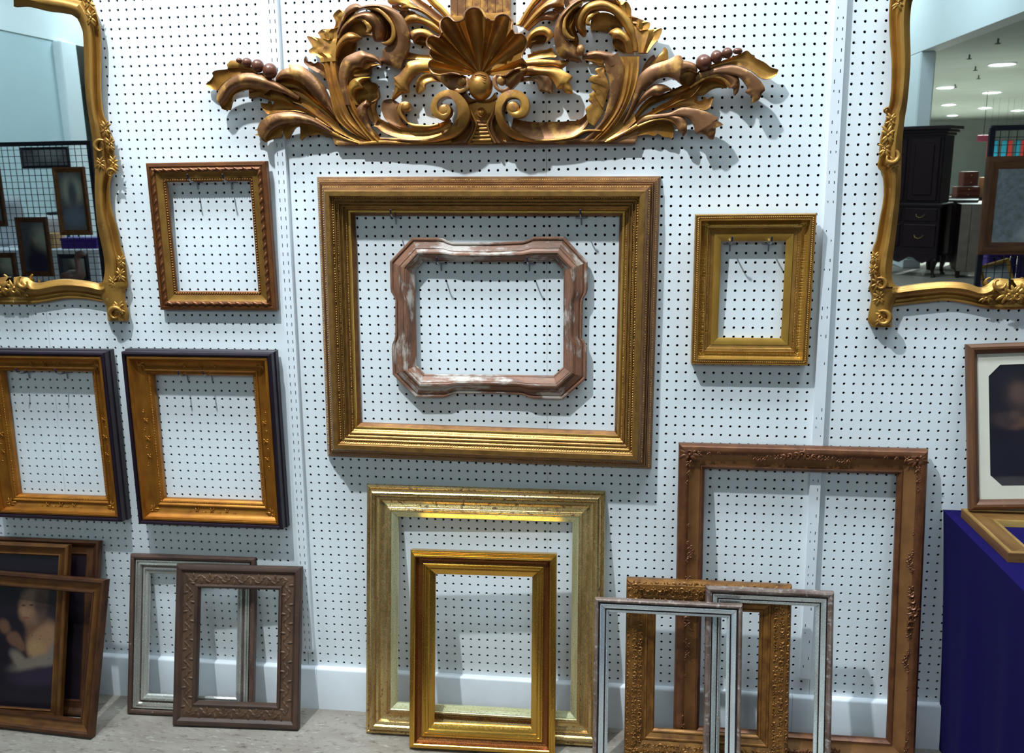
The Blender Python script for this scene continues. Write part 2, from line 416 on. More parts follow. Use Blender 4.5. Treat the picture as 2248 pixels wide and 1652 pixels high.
# ---- largest frame: deep ridge, punched and beaded bands
G_big = gilt('old_gold_leaf', lin(166, 126, 66), lin(112, 80, 42), lin(88, 56, 36), .6, .33, (.9, 1.2), (.25, .85), (.62, .80), True, .25, 7, 1.6)
G_bead = gilt('bead_gold', lin(206, 164, 88), lin(160, 116, 58), lin(110, 72, 40), .6, .3, (1, 1, 1), (.3, .8), (.6, .8))
G_bigside = gilt('umber_gilt_edge', lin(146, 102, 56), lin(92, 58, 36), lin(70, 42, 30), .58, .34, (.6, 1.2), (.3, .8), (.58, .78), True, .2, 8, 1.8)
W_, H_ = 37.75, 32.15
t = hung('gilt_picture_frame', 'largest gilt frame, deep and wide, hung below the carved crest', .32, 32.42, .0118)
rails(t, W_, H_, [(0, 0), (0, .28), (.12, .5), (.62, 1.28), (.70, 1.25), (.84, 1.62), (.92, 1.58), (1.42, 2.32), (1.5, 2.5)], G_bigside, ('outer_side',)*4)
rails(t, W_, H_, [(1.5, 2.5), (1.6, 2.62), (2.08, 2.62), (2.16, 2.5)], G_big)
rails(t, W_, H_, [(2.16, 2.5), (2.2, 2.25), (2.42, 2.0), (2.45, 2.14), (2.54, 2.14), (2.57, 1.85), (2.77, 1.66), (2.8, 1.8), (2.88, 1.8), (2.92, 1.5), (3.1, 1.36), (3.13, 1.48), (3.2, 1.48), (3.23, 1.16), (3.62, .78)], G_big, ('inner_slope',)*4)
G_line = gilt('bright_gold_fillet', lin(224, 184, 92), lin(196, 154, 70), lin(140, 100, 50), .8, .28, (.15, 1), (.4, .8), (.7, .8))
rails(t, W_, H_, [(3.62, .78), (3.66, .86), (3.84, .86), (3.88, .74)], G_line, ('gold_fillet',)*4)
rails(t, W_, H_, [(3.88, .74), (4.16, .36), (4.2, .3), (4.2, 0)], G_bigside, ('sight_edge',)*4)
for u, h, r, st in ((.36, .9, (.07, .1, .08), .2), (1.16, 1.98, (.1, .07, .06), .26), (2.31, 2.12, (.12, .085, .1), .28), (2.67, 1.74, (.08, .06, .07), .2), (3.42, .98, (.075, .06, .07), .18)):
    beading(t, W_, H_, u, h, r, st, G_bead, 'beaded_band', .5 if st > .25 else 0, gaps=.06)

# ---- rust and white lobed frame inside it: traced outlines, own depth
m, N, L, B = newmat('rubbed_rust_and_gesso')
v = coords(N, L, 'UV', (.16, .9, 1)); vo = coords(N, L, 'Object', (6, 6, 6))
n1 = noise(N, L, v, 1.3, 6, .65); n2 = noise(N, L, vo, 1.0, 5, .6); n3 = noise(N, L, v, 8, 4, .6)
c = mixc(N, L, ramp(N, L, n1, .38, .62), lin(138, 94, 72), lin(100, 74, 62))
ad = N.new('ShaderNodeMath'); ad.operation = 'ADD'; L.new(n1, ad.inputs[0]); L.new(n2, ad.inputs[1])
c = mixc(N, L, ramp(N, L, ad.outputs[0], 1.00, 1.11), c, lin(182, 168, 158))
c = mixc(N, L, ramp(N, L, n3, .60, .72), c, lin(96, 50, 32))
L.new(c, B.inputs['Base Color']); B.inputs['Roughness'].default_value = .5; B.inputs['Specular IOR Level'].default_value = .35
bp = N.new('ShaderNodeBump'); bp.inputs['Strength'].default_value = .2; bp.inputs['Distance'].default_value = .0015; L.new(n3, bp.inputs['Height']); L.new(bp.outputs[0], B.inputs['Normal'])
M_rust = m
def crom(P, n):
    """n+1 points on a Catmull-Rom curve through P (tuples), even in smoothed length"""
    P = [Vector(p) for p in P]
    if len(P) == 2: return [P[0].lerp(P[1], k/n) for k in range(n+1)]
    D = []
    for k in range(len(P)-1):
        p0 = P[k-1] if k else P[0]*2-P[1]; p1 = P[k]; p2 = P[k+1]; p3 = P[k+2] if k+2 < len(P) else P[k+1]*2-P[k]
        for q in range(10):
            t = q/10; D.append(.5*((2*p1)+(p2-p0)*t+(2*p0-5*p1+4*p2-p3)*t*t+(3*p1-p0-3*p2+p3)*t**3))
    D.append(P[-1]); m_ = len(D)
    wdw = max(4, m_//5); acc = [0.0]
    sm = []
    for k in range(m_):
        a = max(0, k-wdw); b = min(m_, k+wdw+1); h = min(k-a, b-1-k); seg = D[k-h:k+h+1]
        s = Vector((0, 0)) if len(D[0]) == 2 else Vector((0, 0, 0))
        for q in seg: s = s + q
        sm.append(s/len(seg))
    for k in range(1, m_): acc.append(acc[-1] + (sm[k]-sm[k-1]).length*.75 + (D[k]-D[k-1]).length*.25)
    out = []; j = 0
    for k in range(n+1):
        T = acc[-1]*k/n
        while j < m_-2 and acc[j+1] < T: j += 1
        dd = acc[j+1]-acc[j]; out.append(D[j].lerp(D[j+1], 0 if dd < 1e-9 else min(1, (T-acc[j])/dd)))
    return out
def linres(P, n):
    P = [Vector(p) for p in P]; acc = [0]
    for k in range(1, len(P)): acc.append(acc[-1]+(P[k]-P[k-1]).length)
    out = []; j = 0
    for k in range(n+1):
        T = acc[-1]*k/n
        while j < len(P)-2 and acc[j+1] < T: j += 1
        dd = acc[j+1]-acc[j]; out.append(P[j].lerp(P[j+1], 0 if dd < 1e-9 else min(1, (T-acc[j])/dd)))
    return out
t = thing('lobed_frame', 'rust and white worn frame with canted corners, hung inside the largest frame', 'picture frame', (0, 0, 0))
PROF = [(0, .0), (0, .52), (.04, .64), (.1, .64), (.135, .5), (.17, .52), (.2, .66), (.44, .92), (.455, .86), (.48, .94), (.57, 1.1), (.64, 1.12), (.68, 1.02), (.71, 1.02), (.73, .94), (.95, .42), (.965, .46), (1, .34), (1, .02)]
def canted(name, outer, inner, n, off):
    O = linres(outer, n); I = linres(inner, n); vs = []; uv = []; K = len(PROF); Ln = 0
    for k in range(n+1):
        a = at(O[k][0], O[k][1], .95); b = at(I[k][0], I[k][1], .8)
        if k: Ln += (a-pa).length
        pa = a
        for s, h in PROF:
            p = a.lerp(b, s); vs.append((p.x, -.42-h, p.z)); uv.append((off+Ln, s*2.4))
    obj(name, MB().add(vs, [(k*K+i, k*K+i+1, (k+1)*K+i+1, (k+1)*K+i) for k in range(n) for i in range(K-1)], uv), M_rust, t, 22)
canted('top_rail', [(904.6,521.5),(968,521.5),(978,526),(986,532),(1080,532),(1154,529),(1163,524),(1171,519.4),(1237.8,519.4)], [(927.9,573.4),(1080,575.5),(1217.7,573.4)], 26, 0)
canted('corner', [(1237.8,519.4),(1289.7,575.5)], [(1217.7,573.4),(1236.8,593.5)], 2, 31)
canted('right_rail', [(1289.7,575.5),(1289.7,640),(1286,647),(1279,656),(1277.5,745),(1284,752),(1288,760),(1287,830.7)], [(1236.8,593.5),(1236.4,805.7)], 26, 63)
canted('corner', [(1287,830.7),(1235.8,876)], [(1236.4,805.7),(1215,825)], 2, 94)
canted('bottom_rail', [(1235.8,876),(1164,875),(1156,869),(1148,866),(1080,863),(1000,862),(990,865),(980.7,872),(913,872)], [(1215,825),(1080,823),(931.6,822)], 26, 127)
canted('corner', [(913,872),(862,822)], [(931.6,822),(914,802.4)], 2, 158)
canted('left_rail', [(862,822),(859.7,758),(863,750),(867.4,741),(867.5,654),(860,645),(857,638),(855.8,573.4)], [(914,802.4),(909.9,594.6)], 26, 190)
canted('corner', [(855.8,573.4),(904.6,521.5)], [(909.9,594.6),(927.9,573.4)], 2, 222)

# ---- small carved brown and gold frame, upper left
G_f4 = gilt('brown_carved_gilt', lin(136, 86, 44), lin(92, 52, 30), lin(76, 40, 26), .45, .38, (.5, 1.2), (.3, .75), (.56, .74))
G_f4g = gilt('dull_gold_flat', lin(170, 128, 60), lin(128, 92, 44), lin(100, 62, 34), .58, .36, (.5, 1.0), (.3, .8), (.64, .78))
W_, H_ = 14.18, 16.68
t = hung('carved_picture_frame', 'small brown and gold frame with a twisted ribbon edge, hung left of the largest frame', -18.9, 49.7, 0, .036)
rails(t, W_, H_, [(0, 0), (0, .72), (.08, .84), (.42, .9), (.48, .78), (.56, .78)], G_f4)
rails(t, W_, H_, [(.56, .78), (.66, .92), (.8, 1.0), (.96, .92), (1.06, .76)], G_f4, ('ribbon_ridge',)*4)
rails(t, W_, H_, [(1.06, .76), (1.12, .72), (1.5, .58), (1.74, .55)], G_f4g, ('gold_flat',)*4)
rails(t, W_, H_, [(1.74, .55), (1.78, .5), (2.05, .5), (2.1, .46), (2.16, .42), (2.16, .3), (1.9, .26), (1.9, 0)], G_f4, ('sight_edge',)*4)
beading(t, W_, H_, .81, .93, (.46, .17, .14), .98, G_f4, 'ribbon_twist', .42, n=8)
beading(t, W_, H_, 1.92, .48, (.11, .13, .15), .29, G_f4g, 'beading')

# ---- small deep gold frame, right
G_f9 = gilt('antique_gold', lin(186, 142, 70), lin(140, 100, 48), lin(112, 74, 42), .6, .36, (.6, 1.0), (.3, .8), (.64, .78))
G_f9b = gilt('bright_gold', lin(210, 168, 80), lin(182, 138, 62), lin(150, 108, 50), .68, .33, (.4, .5), (.3, .85), (.70, .82))
W_, H_ = 12.22, 15.95
t = hung('deep_gold_frame', 'small deep gold frame with a rope edge, hung right of the largest frame', 42.1, 44.2, 0, .042)
rails(t, W_, H_, [(0, 0), (0, 1.2), (.06, 1.3), (.12, 1.3), (.14, 1.22), (.5, 1.22), (.53, 1.32), (.6, 1.32), (.62, 1.2)], G_f9)
rails(t, W_, H_, [(.62, 1.2), (.66, .92), (.78, .68), (.95, .54), (1.12, .5), (1.26, .54)], G_f9b, ('scoop',)*4)
rails(t, W_, H_, [(1.26, .54), (1.28, .78), (1.38, .8), (1.42, .66), (1.62, .62), (1.66, .66), (1.72, .58), (2.06, .5)], G_f9, ('inner_moulding',)*4)
rails(t, W_, H_, [(2.06, .5), (2.08, .6), (2.16, .6), (2.72, .5), (2.8, .46), (2.8, .34), (2.5, .3), (2.5, 0)], G_f9b, ('flat_liner',)*4)
beading(t, W_, H_, .32, 1.2, (.17, .09, .13), .2, G_f9, 'rope_edge', .75)
beading(t, W_, H_, 1.52, .62, (.06, .07, .08), .16, G_f9, 'beading')
mb = MB()
for k in range(4):
    Lr = W_ if k < 2 else H_; d, i, o = axes(k); s = 1.5
    while s < Lr-1.5:
        mb.tube([rail_pt(W_, H_, k, u, s, h+.008) for u, h in ((.68, .88), (.8, .66), (.95, .55), (1.12, .51), (1.24, .53))], .016, 4, False); s += .16 + .2*rnd.random()*(rnd.random() < .3)
tag(obj('reeding', mb, G_f9b, t, 60), kind='stuff')
for k, (cx, cz) in enumerate(((.98, .98), (W_-.98, .98), (.98, H_-.98), (W_-.98, H_-.98))):
    mb = MB(); ornament(mb, Vector((cx, -.56, cz)), (Vector((1,0,0)), Vector((0,0,1)), Vector((0,-1,0))), .5, 40+k, 9)
    obj('corner_leaf', mb, G_f9b, t, 60)

# ---- the two black-edged gold frames
M_ebony = plain('ebonised_wood', lin(34, 18, 34), .4, 0, .25, 4, .4)
G_f6 = gilt('orange_gold', lin(186, 126, 44), lin(138, 84, 30), lin(112, 64, 28), .62, .34, (.4, .7), (.28, .8), (.64, .8))
def black_edged(label, x0, z0, W_, H_, rl):
    t = hung('black_edged_frame', label, x0, z0, 0, .02)
    rails(t, W_, H_, [(-.12, 0), (-.12, .8), (0, .9), (0, 1.8), (.08, 1.95), (.22, 2.02), (.4, 1.98), (.46, 1.8), (.5, 1.7)], M_ebony, ('black_moulding',)*4)
    k = rl/2.93
    rails(t, W_, H_, [(.5, 1.66), (.54, 1.8), (.62, 1.84), (.8, 1.84), (.84, 1.72), (.9, 1.72), (.94, 1.58)], G_f6, ('outer_fillet',)*4)
    rails(t, W_, H_, [(.94, 1.58), (1.06*k, 1.36), (1.3*k, 1.12), (1.65*k, .94), (2.0*k, .88), (2.16*k, .9)], G_f6, ('scoop',)*4)
    rails(t, W_, H_, [(2.16*k, .9), (2.2*k, 1.02), (2.32*k, 1.05), (2.42*k, .98), (2.5*k, .86), (2.74*k, .82), (2.8*k, .72), (rl, .58), (rl, 0)], G_f6, ('sight_edge',)*4)
    beading(t, W_, H_, 2.62*k, .82, (.075, .09, .1), .2, G_f6, 'beading')
    mb = MB()
    for q, (cx, cz) in enumerate(((1.5, 1.5), (W_-1.5, 1.5), (1.5, H_-1.5), (W_-1.5, H_-1.5))):
        mb = MB(); A = (Vector((.7,0,.7 if q in (0, 3) else -.7)), Vector((.7,0,-.7 if q in (0, 3) else .7)), Vector((0,-1,0)))
        ornament(mb, Vector((cx, -1.0, cz)), A, .75, 60+q, 13); obj('corner_ornament', mb, G_f6, t, 60)
    for kk in range(4):
        Lr = W_ if kk < 2 else H_; mb = MB(); d, i, o = axes(kk)
        for q in range(-3, 4):
            c = rail_pt(W_, H_, kk, 1.55*k+.18*(-1)**q, Lr/2+q*Lr*.052, 1.0)
            ornament(mb, c, (d, i, o), .34 if q else .42, 80+q+9*kk, 5)
        obj('flower_spray', mb, G_f6, t, 60)
    return t
black_edged('black-edged gold frame, wholly in view, hung left of the largest frame near its foot', -23.37, 23.72, 18.3, 21.25, 2.93)
black_edged('black-edged gold frame cut off by the left edge of the photo', -42.35, 23.9, 16.85, 20.95, 2.62)

# ---- frames leaning on the floor
def uvr(a): return a
G_f11 = gilt('silver_gilt_rubbed', lin(226, 204, 146), lin(168, 132, 78), lin(112, 80, 56), .85, .22, (.1, .8), (.36, .72), (.55, .64), True, .05, 8, 2.6, 3, 6)
G_f11p = gilt('pale_silver_gilt', lin(222, 218, 178), lin(190, 180, 126), lin(130, 106, 72), .7, .28, (.1, 1.2), (.4, .7), (.62, .74), True, .15, 6, 2.2)
W_, H_ = 27.89, 29.47
t = leaned('silver_gilt_frame', 'large rubbed silver-gilt frame leaning on the wall behind the small gold one', 5.13, 4.77, -.014, .159)
rails(t, W_, H_, [(0, 0), (0, .5), (.06, .62), (.3, .7), (.4, .62), (.46, .78), (.62, 1.02), (.85, 1.16), (1.08, 1.14), (1.24, 1.02), (1.3, .92)], G_f11)
rails(t, W_, H_, [(1.3, .92), (1.36, 1.0), (1.62, .98), (1.7, .84), (1.8, .62), (2.1, .46), (2.45, .5), (2.6, .6), (2.66, .74), (2.84, .78), (3.0, .7)], G_f11, ('inner_moulding',)*4)
rails(t, W_, H_, [(3.0, .7), (3.06, .62), (3.12, .62), (3.7, .3), (3.74, .2), (3.74, 0)], G_f11p, ('sight_edge',)*4)

G_f12 = gilt('rich_gold_leaf', lin(218, 176, 82), lin(176, 122, 50), lin(128, 74, 34), .92, .19, (.12, .6), (.35, .95), (.66, .74), True, .04, 5, 3.0, 2, 6)
G_f12d = gilt('red_brown_gilt', lin(150, 92, 42), lin(96, 50, 26), lin(186, 136, 56), .75, .24, (.1, 1.5), (.35, .8), (.66, .82))
W_, H_ = 16.75, 22.75
t = leaned('gold_frame', 'bright gold stepped frame leaning in front of the large silver-gilt frame', 11.0, 6.9, -.03, .178)
rails(t, W_, H_, [(0, 0), (0, .9), (.08, 1.0), (.16, 1.0), (.2, 1.12), (.3, 1.12), (.34, 1.26), (.44, 1.26), (.5, 1.42), (.62, 1.46), (.7, 1.38)], G_f12)
rails(t, W_, H_, [(.7, 1.38), (.78, 1.14), (.95, .92), (1.2, .82), (1.42, .84)], G_f12d, ('dark_cove',)*4)
rails(t, W_, H_, [(1.42, .84), (1.46, .98), (1.56, 1.0), (1.6, .86), (1.68, .82), (1.72, .9), (1.8, .9), (1.84, .78), (2.02, .7), (2.06, .76), (2.14, .74), (2.2, .6), (2.74, .34), (2.8, .26), (2.8, 0)], G_f12, ('sight_edge',)*4)

W_, H_ = 15.5, 19.2
G_f17 = gilt('brown_carved_oak_gilt', lin(80, 58, 47), lin(54, 38, 32), lin(112, 88, 68), .15, .5, (.2, 1.0), (.36, .7), (.62, .78))
G_f17r = gilt('dull_bronze_relief', lin(98, 72, 52), lin(66, 46, 36), lin(52, 34, 28), .2, .48, (.3, 1), (.4, .7), (.6, .75))
t = leaned('carved_brown_frame', 'dark brown frame carved with leafy vines, in front of the silver-brown one', -18.52, 5.92, -.05, .231)
rails(t, W_, H_, [(0, 0), (0, .7), (.1, .86), (.3, .92), (.6, .9), (.72, .78), (.86, .62), (.96, .58)], G_f17)
rails(t, W_, H_, [(.96, .58), (1.2, .64), (1.7, .68), (2.2, .62), (2.3, .58)], G_f17r, ('carved_panel',)*4)
rails(t, W_, H_, [(2.3, .58), (2.36, .74), (2.54, .8), (2.7, .72), (2.8, .5), (2.85, .3), (2.85, 0)], G_f17, ('sight_edge',)*4)
vine(t, W_, H_, 1.66, .66, .34, 2.2, G_f17r, .05, leaf=.3)

W_, H_ = 16.08, 19.6
G_f16 = gilt('worn_silver_leaf', lin(210, 206, 198), lin(164, 154, 144), lin(112, 84, 70), .7, .2, (.12, .5), (.40, .85), (.64, .74), True, 0, 5, 1.6, 2, 5)
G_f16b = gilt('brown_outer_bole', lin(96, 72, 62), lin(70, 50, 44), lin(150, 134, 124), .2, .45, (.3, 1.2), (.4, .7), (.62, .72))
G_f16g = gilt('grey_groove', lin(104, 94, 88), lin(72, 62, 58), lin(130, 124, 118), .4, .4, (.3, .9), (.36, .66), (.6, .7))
t = leaned('silver_brown_frame', 'silver frame with a brown outer edge, partly behind the carved brown one', -25.42, 4.19, -.034, .21)
rails(t, W_, H_, [(0, 0), (0, .6), (.08, .74), (.3, .82), (.5, .78), (.58, .66)], G_f16b)
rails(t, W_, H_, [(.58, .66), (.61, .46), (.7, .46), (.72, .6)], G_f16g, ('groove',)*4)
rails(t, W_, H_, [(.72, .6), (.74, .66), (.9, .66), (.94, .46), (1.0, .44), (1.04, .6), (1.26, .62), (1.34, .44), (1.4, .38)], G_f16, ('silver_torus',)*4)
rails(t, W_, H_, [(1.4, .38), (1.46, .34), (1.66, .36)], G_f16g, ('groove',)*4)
rails(t, W_, H_, [(1.66, .36), (1.7, .54), (1.88, .52), (1.92, .32), (2.1, .28), (2.14, .38), (2.24, .36), (2.4, .2), (2.4, 0)], G_f16, ('sight_edge',)*4)

W_, H_ = 26.1, 35.4
G_f10 = gilt('bronze_brown_gilt', lin(122, 78, 46), lin(78, 44, 30), lin(58, 30, 24), .42, .36, (.7, 1.0), (.28, .78), (.56, .72))
G_f10g = gilt('ochre_gilt_cove', lin(150, 106, 62), lin(114, 76, 46), lin(84, 46, 32), .45, .4, (.5, .7), (.25, .9), (.66, .82))
t = leaned('swept_frame', 'tall bronze-brown frame with scrolled corners, leaning on the wall at the right', 41.0, 4.15, .0, .1)
rails(t, W_, H_, [(0, 0), (0, .8), (.1, 1.0), (.3, 1.18), (.6, 1.24), (.9, 1.16), (1.15, .98)], G_f10)
rails(t, W_, H_, [(1.15, .98), (1.4, .8), (1.75, .64), (2.1, .54), (2.35, .52)], G_f10g, ('cove',)*4)
rails(t, W_, H_, [(2.35, .52), (2.42, .62), (2.56, .64), (2.66, .52), (2.86, .34), (2.9, .2), (2.9, 0)], G_f10, ('sight_edge',)*4)
for q, (cx, cz, sx, sz) in enumerate(((1.15, 1.15, 1, 1), (W_-1.15, 1.15, -1, 1), (1.15, H_-1.15, 1, -1), (W_-1.15, H_-1.15, -1, -1))):
    mb = MB(); A = (Vector((1,0,0)), Vector((0,0,1)), Vector((0,-1,0)))
    ornament(mb, Vector((cx, -1.1, cz)), A, .92, 11+q, 16)
    for j in range(1, 5):
        ornament(mb, Vector((cx+sx*1.05*j, -1.12, cz-sz*.12*j)), A, .62-.07*j, 120+q*9+j, 6)
        ornament(mb, Vector((cx-sx*.12*j, -1.12, cz+sz*1.05*j)), A, .62-.07*j, 160+q*9+j, 6)
    obj('corner_scrolls', mb, G_f10, t, 60)
for k in range(4):
    Lr = W_ if k < 2 else H_; d, i, o = axes(k); mb = MB()
    for j in range(-4, 5):
        f = abs(j); c = rail_pt(W_, H_, k, .85+.1*f, Lr/2+j*.66, 1.1)
        if f < 4: cscroll(mb, c + o*.08, (d, i, o), .5-.06*f, .13, 4.0*(1 if j > 0 else -1), 1.2, 10, 6)
        ornament(mb, c, (d, i, o), .8-.09*f, 200+j+20*k, 8)
    obj('centre_scrolls', mb, G_f10, t, 60)
    for sg in (-1, 1):
        mb = MB()
        for j in range(9):
            c = rail_pt(W_, H_, k, 1.0+.5*math.sin(j*.8), Lr/2+sg*(Lr*.13+.5*j), 1.02-.1*abs(math.sin(j*.8))); ornament(mb, c, (d, i, o), .5-.02*j, 300+j+7*k, 5)
        obj('side_scroll', mb, G_f10, t, 60)

W_, H_ = 17.85, 20.4
G_f14 = gilt('compo_gold', lin(146, 102, 48), lin(98, 62, 30), lin(66, 38, 22), .5, .38, (.6, .9), (.38, .68), (.58, .74))
t = leaned('encrusted_gold_frame', 'gold frame thickly covered in small scrolls, between the two silver frames', 35.5, 5.8, .0, .13)
rails(t, W_, H_, [(0, 0), (0, .7), (.15, .95), (.5, 1.15), (1.0, 1.15), (1.5, .95), (1.9, .75), (2.1, .66)], G_f14)
rails(t, W_, H_, [(2.1, .66), (2.2, .74), (2.36, .74), (2.44, .6), (2.9, .42), (3.0, .5), (3.14, .46), (3.3, .25), (3.3, 0)], G_f14, ('sight_edge',)*4)
for k in range(4):
    Lr = W_ if k < 2 else H_; d, i, o = axes(k); mb = MB(); s = .8; q = 0
    while s < Lr-.8:
        for r_, uu in enumerate((.42, 1.0, 1.58)):
            c = rail_pt(W_, H_, k, max(uu, .3), s + (.32 if r_ == 1 else 0), (1.0, 1.12, .9)[r_])
            if (q+r_) % 2: cscroll(mb, c+o*.06, (d, i, o), .3, .085, 5.0*(1 if q % 4 < 2 else -1), q*1.1+r_, 9, 5)
            else:
                for a in range(4):
                    aa = a*1.6+q; dd = d*math.cos(aa)+i*math.sin(aa); ii = i*math.cos(aa)-d*math.sin(aa); dome(mb, c+dd*.16, (dd, ii, o), (.2, .09, .16), 6)
        s += .62; q += 1
    tag(obj('scroll_relief', mb, G_f14, t, 60), kind='stuff')
for q, (cx, cz) in enumerate(((.85, .85), (W_-.85, .85), (.85, H_-.85), (W_-.85, H_-.85))):
    mb = MB(); ornament(mb, Vector((cx, -1.05, cz)), (Vector((1,0,0)), Vector((0,0,1)), Vector((0,-1,0))), .72, 400+q, 14); obj('corner_leaf', mb, G_f14, t, 60)

G_f13 = gilt('cool_silver_leaf', lin(226, 234, 238), lin(186, 190, 196), lin(120, 104, 98), .6, .2, (.15, .4), (.40, .9), (.74, .84), True, 0, 5, 1.6, 2, 5)
G_f13e = gilt('silver_rubbed_edge', lin(150, 134, 126), lin(104, 84, 76), lin(174, 166, 162), .4, .36, (.3, .9), (.36, .66), (.54, .68), True, .0, 7, 1.8, 4, 4)
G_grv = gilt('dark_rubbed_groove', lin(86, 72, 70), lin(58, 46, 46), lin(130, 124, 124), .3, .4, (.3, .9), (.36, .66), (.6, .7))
W_, H_ = 15.85, 19.0
t = leaned('silver_picture_frame', 'narrow silver frame standing furthest forward, right of the bright gold one', 32.08, 9.0, .0, .19)
rails(t, W_, H_, [(0, 0), (0, .6), (.06, .72), (.2, .8), (.36, .76), (.42, .66)], G_f13e)
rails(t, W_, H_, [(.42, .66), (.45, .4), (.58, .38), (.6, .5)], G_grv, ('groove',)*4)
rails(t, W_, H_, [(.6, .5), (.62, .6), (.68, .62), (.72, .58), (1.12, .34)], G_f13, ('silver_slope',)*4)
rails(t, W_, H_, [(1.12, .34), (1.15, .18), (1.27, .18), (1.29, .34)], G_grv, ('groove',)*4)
rails(t, W_, H_, [(1.29, .34), (1.3, .38), (1.4, .36), (1.44, .24), (1.56, .16), (1.6, .1), (1.6, 0)], G_f13, ('sight_edge',)*4)
W_, H_ = 13.45, 20.4
G_f15 = gilt('warm_silver_leaf', lin(224, 230, 230), lin(178, 174, 166), lin(124, 98, 82), .55, .22, (.15, .4), (.40, .85), (.64, .74), True, 0, 5, 1.6, 2, 5)
t = leaned('silver_picture_frame', 'taller silver frame with a pale inner slope, before the tall bronze-brown frame', 44.1, 7.6, .0, .16)
rails(t, W_, H_, [(0, 0), (0, .62), (.08, .78), (.26, .86), (.44, .8), (.52, .68), (.6, .68), (.64, .6)], G_f13e)
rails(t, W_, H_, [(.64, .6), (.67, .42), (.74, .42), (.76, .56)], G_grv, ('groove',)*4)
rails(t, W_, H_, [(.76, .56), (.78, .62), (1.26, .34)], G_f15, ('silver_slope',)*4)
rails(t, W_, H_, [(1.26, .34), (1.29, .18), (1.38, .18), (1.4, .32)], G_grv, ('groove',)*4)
rails(t, W_, H_, [(1.4, .32), (1.42, .36), (1.48, .36), (1.52, .24), (1.72, .16), (1.76, .1), (1.76, 0)], G_f15, ('sight_edge',)*4)
# ------------------------------------------------------------------ carved crest: every leaf a solid with its own depth
CR = {'A': (440, 100, 7.182), 'B': (660, 0, 7.182), 'C': (700, 130, 8.029), 'D': (860, 0, 6.612), 'E': (920, 150, 8.029),
      'F': (1140, 0, 7.183), 'G': (1140, 120, 7.493), 'H': (1380, 80, 6.609), 'P': (0, 0, 1.0)}
def cpx(k, p): a, b, s = CR[k]; return (a+p[0]/s, b+p[1]/s)
crest = thing('carved_crest', 'large carved giltwood crest with a scallop shell, scrolls and acanthus leaves, above the largest frame', 'carving')
def lerpl(V, t):
    if not isinstance(V, (list, tuple)): return V
    x = t*(len(V)-1); i = min(int(x), len(V)-2); return V[i]+(V[i+1]-V[i])*(x-i)
def strip(name, k, left, right, dep, bulge=.25, flutes=0, famp=.1, thick=.55, mat=None, n=None, K=9, tilt=0.0, parent=None, tt=0.0, attach=None):
    """solid leaf between two traced edges; dep = height of its edges off the wall along its length (inches)"""
    Lf = [cpx(k, p) for p in left]; Rf = [cpx(k, p) for p in right]
    n = n or max(10, min(60, 6*max(len(left), len(right))))
    A_ = crom(Lf, n); B_ = crom(Rf, n); vs = []; fs = []
    for q in range(n+1):
        t = q/n; d0 = lerpl(dep, t); w_ = (A_[q]-B_[q]).length/19.0; bl = lerpl(bulge, t)
        for j in range(K):
            s = j/(K-1); d = d0 + bl*min(1.0, w_)*math.sin(math.pi*s) + tilt*(s-.5)
            if flutes: d += lerpl(famp, t)*min(1, w_)*math.cos(2*math.pi*flutes*s)
            p = A_[q].lerp(B_[q], s); vs.append(at(p.x, p.y, max(.06, d)+tt))
    m_ = len(vs)
    for v in vs[:m_]:                                     # back face
        vs.append((v[0], min(-.03, v[1]+thick), v[2]))
    for q in range(n):
        for j in range(K-1):
            a = q*K+j; fs.append((a, a+1, a+K+1, a+K)); fs.append((m_+a, m_+a+K, m_+a+K+1, m_+a+1))
        fs.append((q*K, (q+1)*K, m_+(q+1)*K, m_+q*K)); a = q*K+K-1; fs.append((a, m_+a, m_+a+K, a+K))
    for j in range(K-1):
        fs.append((j, m_+j, m_+j+1, j+1)); a = n*K+j; fs.append((a, a+1, m_+a+1, m_+a))
    return obj(name, MB().add(vs, fs), mat or M_crest, parent or crest, 42)
def disc(name, k, c, r, dep, thick, mat=None, dome_=.12, n=20):
    """flat turned button standing off the wall"""
    x, y = cpx(k, c); sc = CR[k][2]; p = at(x, y, dep); e = at(x+r/sc, y, dep); R_ = (e-p).length
    vs = []; fs = []; rings = [(1, -thick), (1, -.05), (.93, 0), (.6, dome_*.8), (.25, dome_)]
    for rr, h in rings:
        for i in range(n): a = 2*math.pi*i/n; vs.append((p.x+R_*rr*math.cos(a), p.y-h, p.z+R_*rr*math.sin(a)))
    vs.append((p.x, p.y-dome_*1.05, p.z)); m_ = len(rings)
    for q in range(m_-1):
        for i in range(n): fs.append((q*n+i, q*n+(i+1) % n, (q+1)*n+(i+1) % n, (q+1)*n+i))
    for i in range(n): fs.append(((m_-1)*n+i, (m_-1)*n+(i+1) % n, m_*n))
    return obj(name, MB().add(vs, fs), mat or M_crest, crest, 42)
def egg(name, k, c, rx, ry, dep, rd, mat):
    x, y = cpx(k, c); sc = CR[k][2]; p = at(x, y, dep)
    a = (at(x+rx/sc, y, dep)-p).length; b = (at(x, y+ry/sc, dep)-p).length
    return obj(name, MB().ball(p, (a, rd, b), 18, 12), mat, crest, 80)
g, b_, dk = M_crest, M_crestb, M_crestd
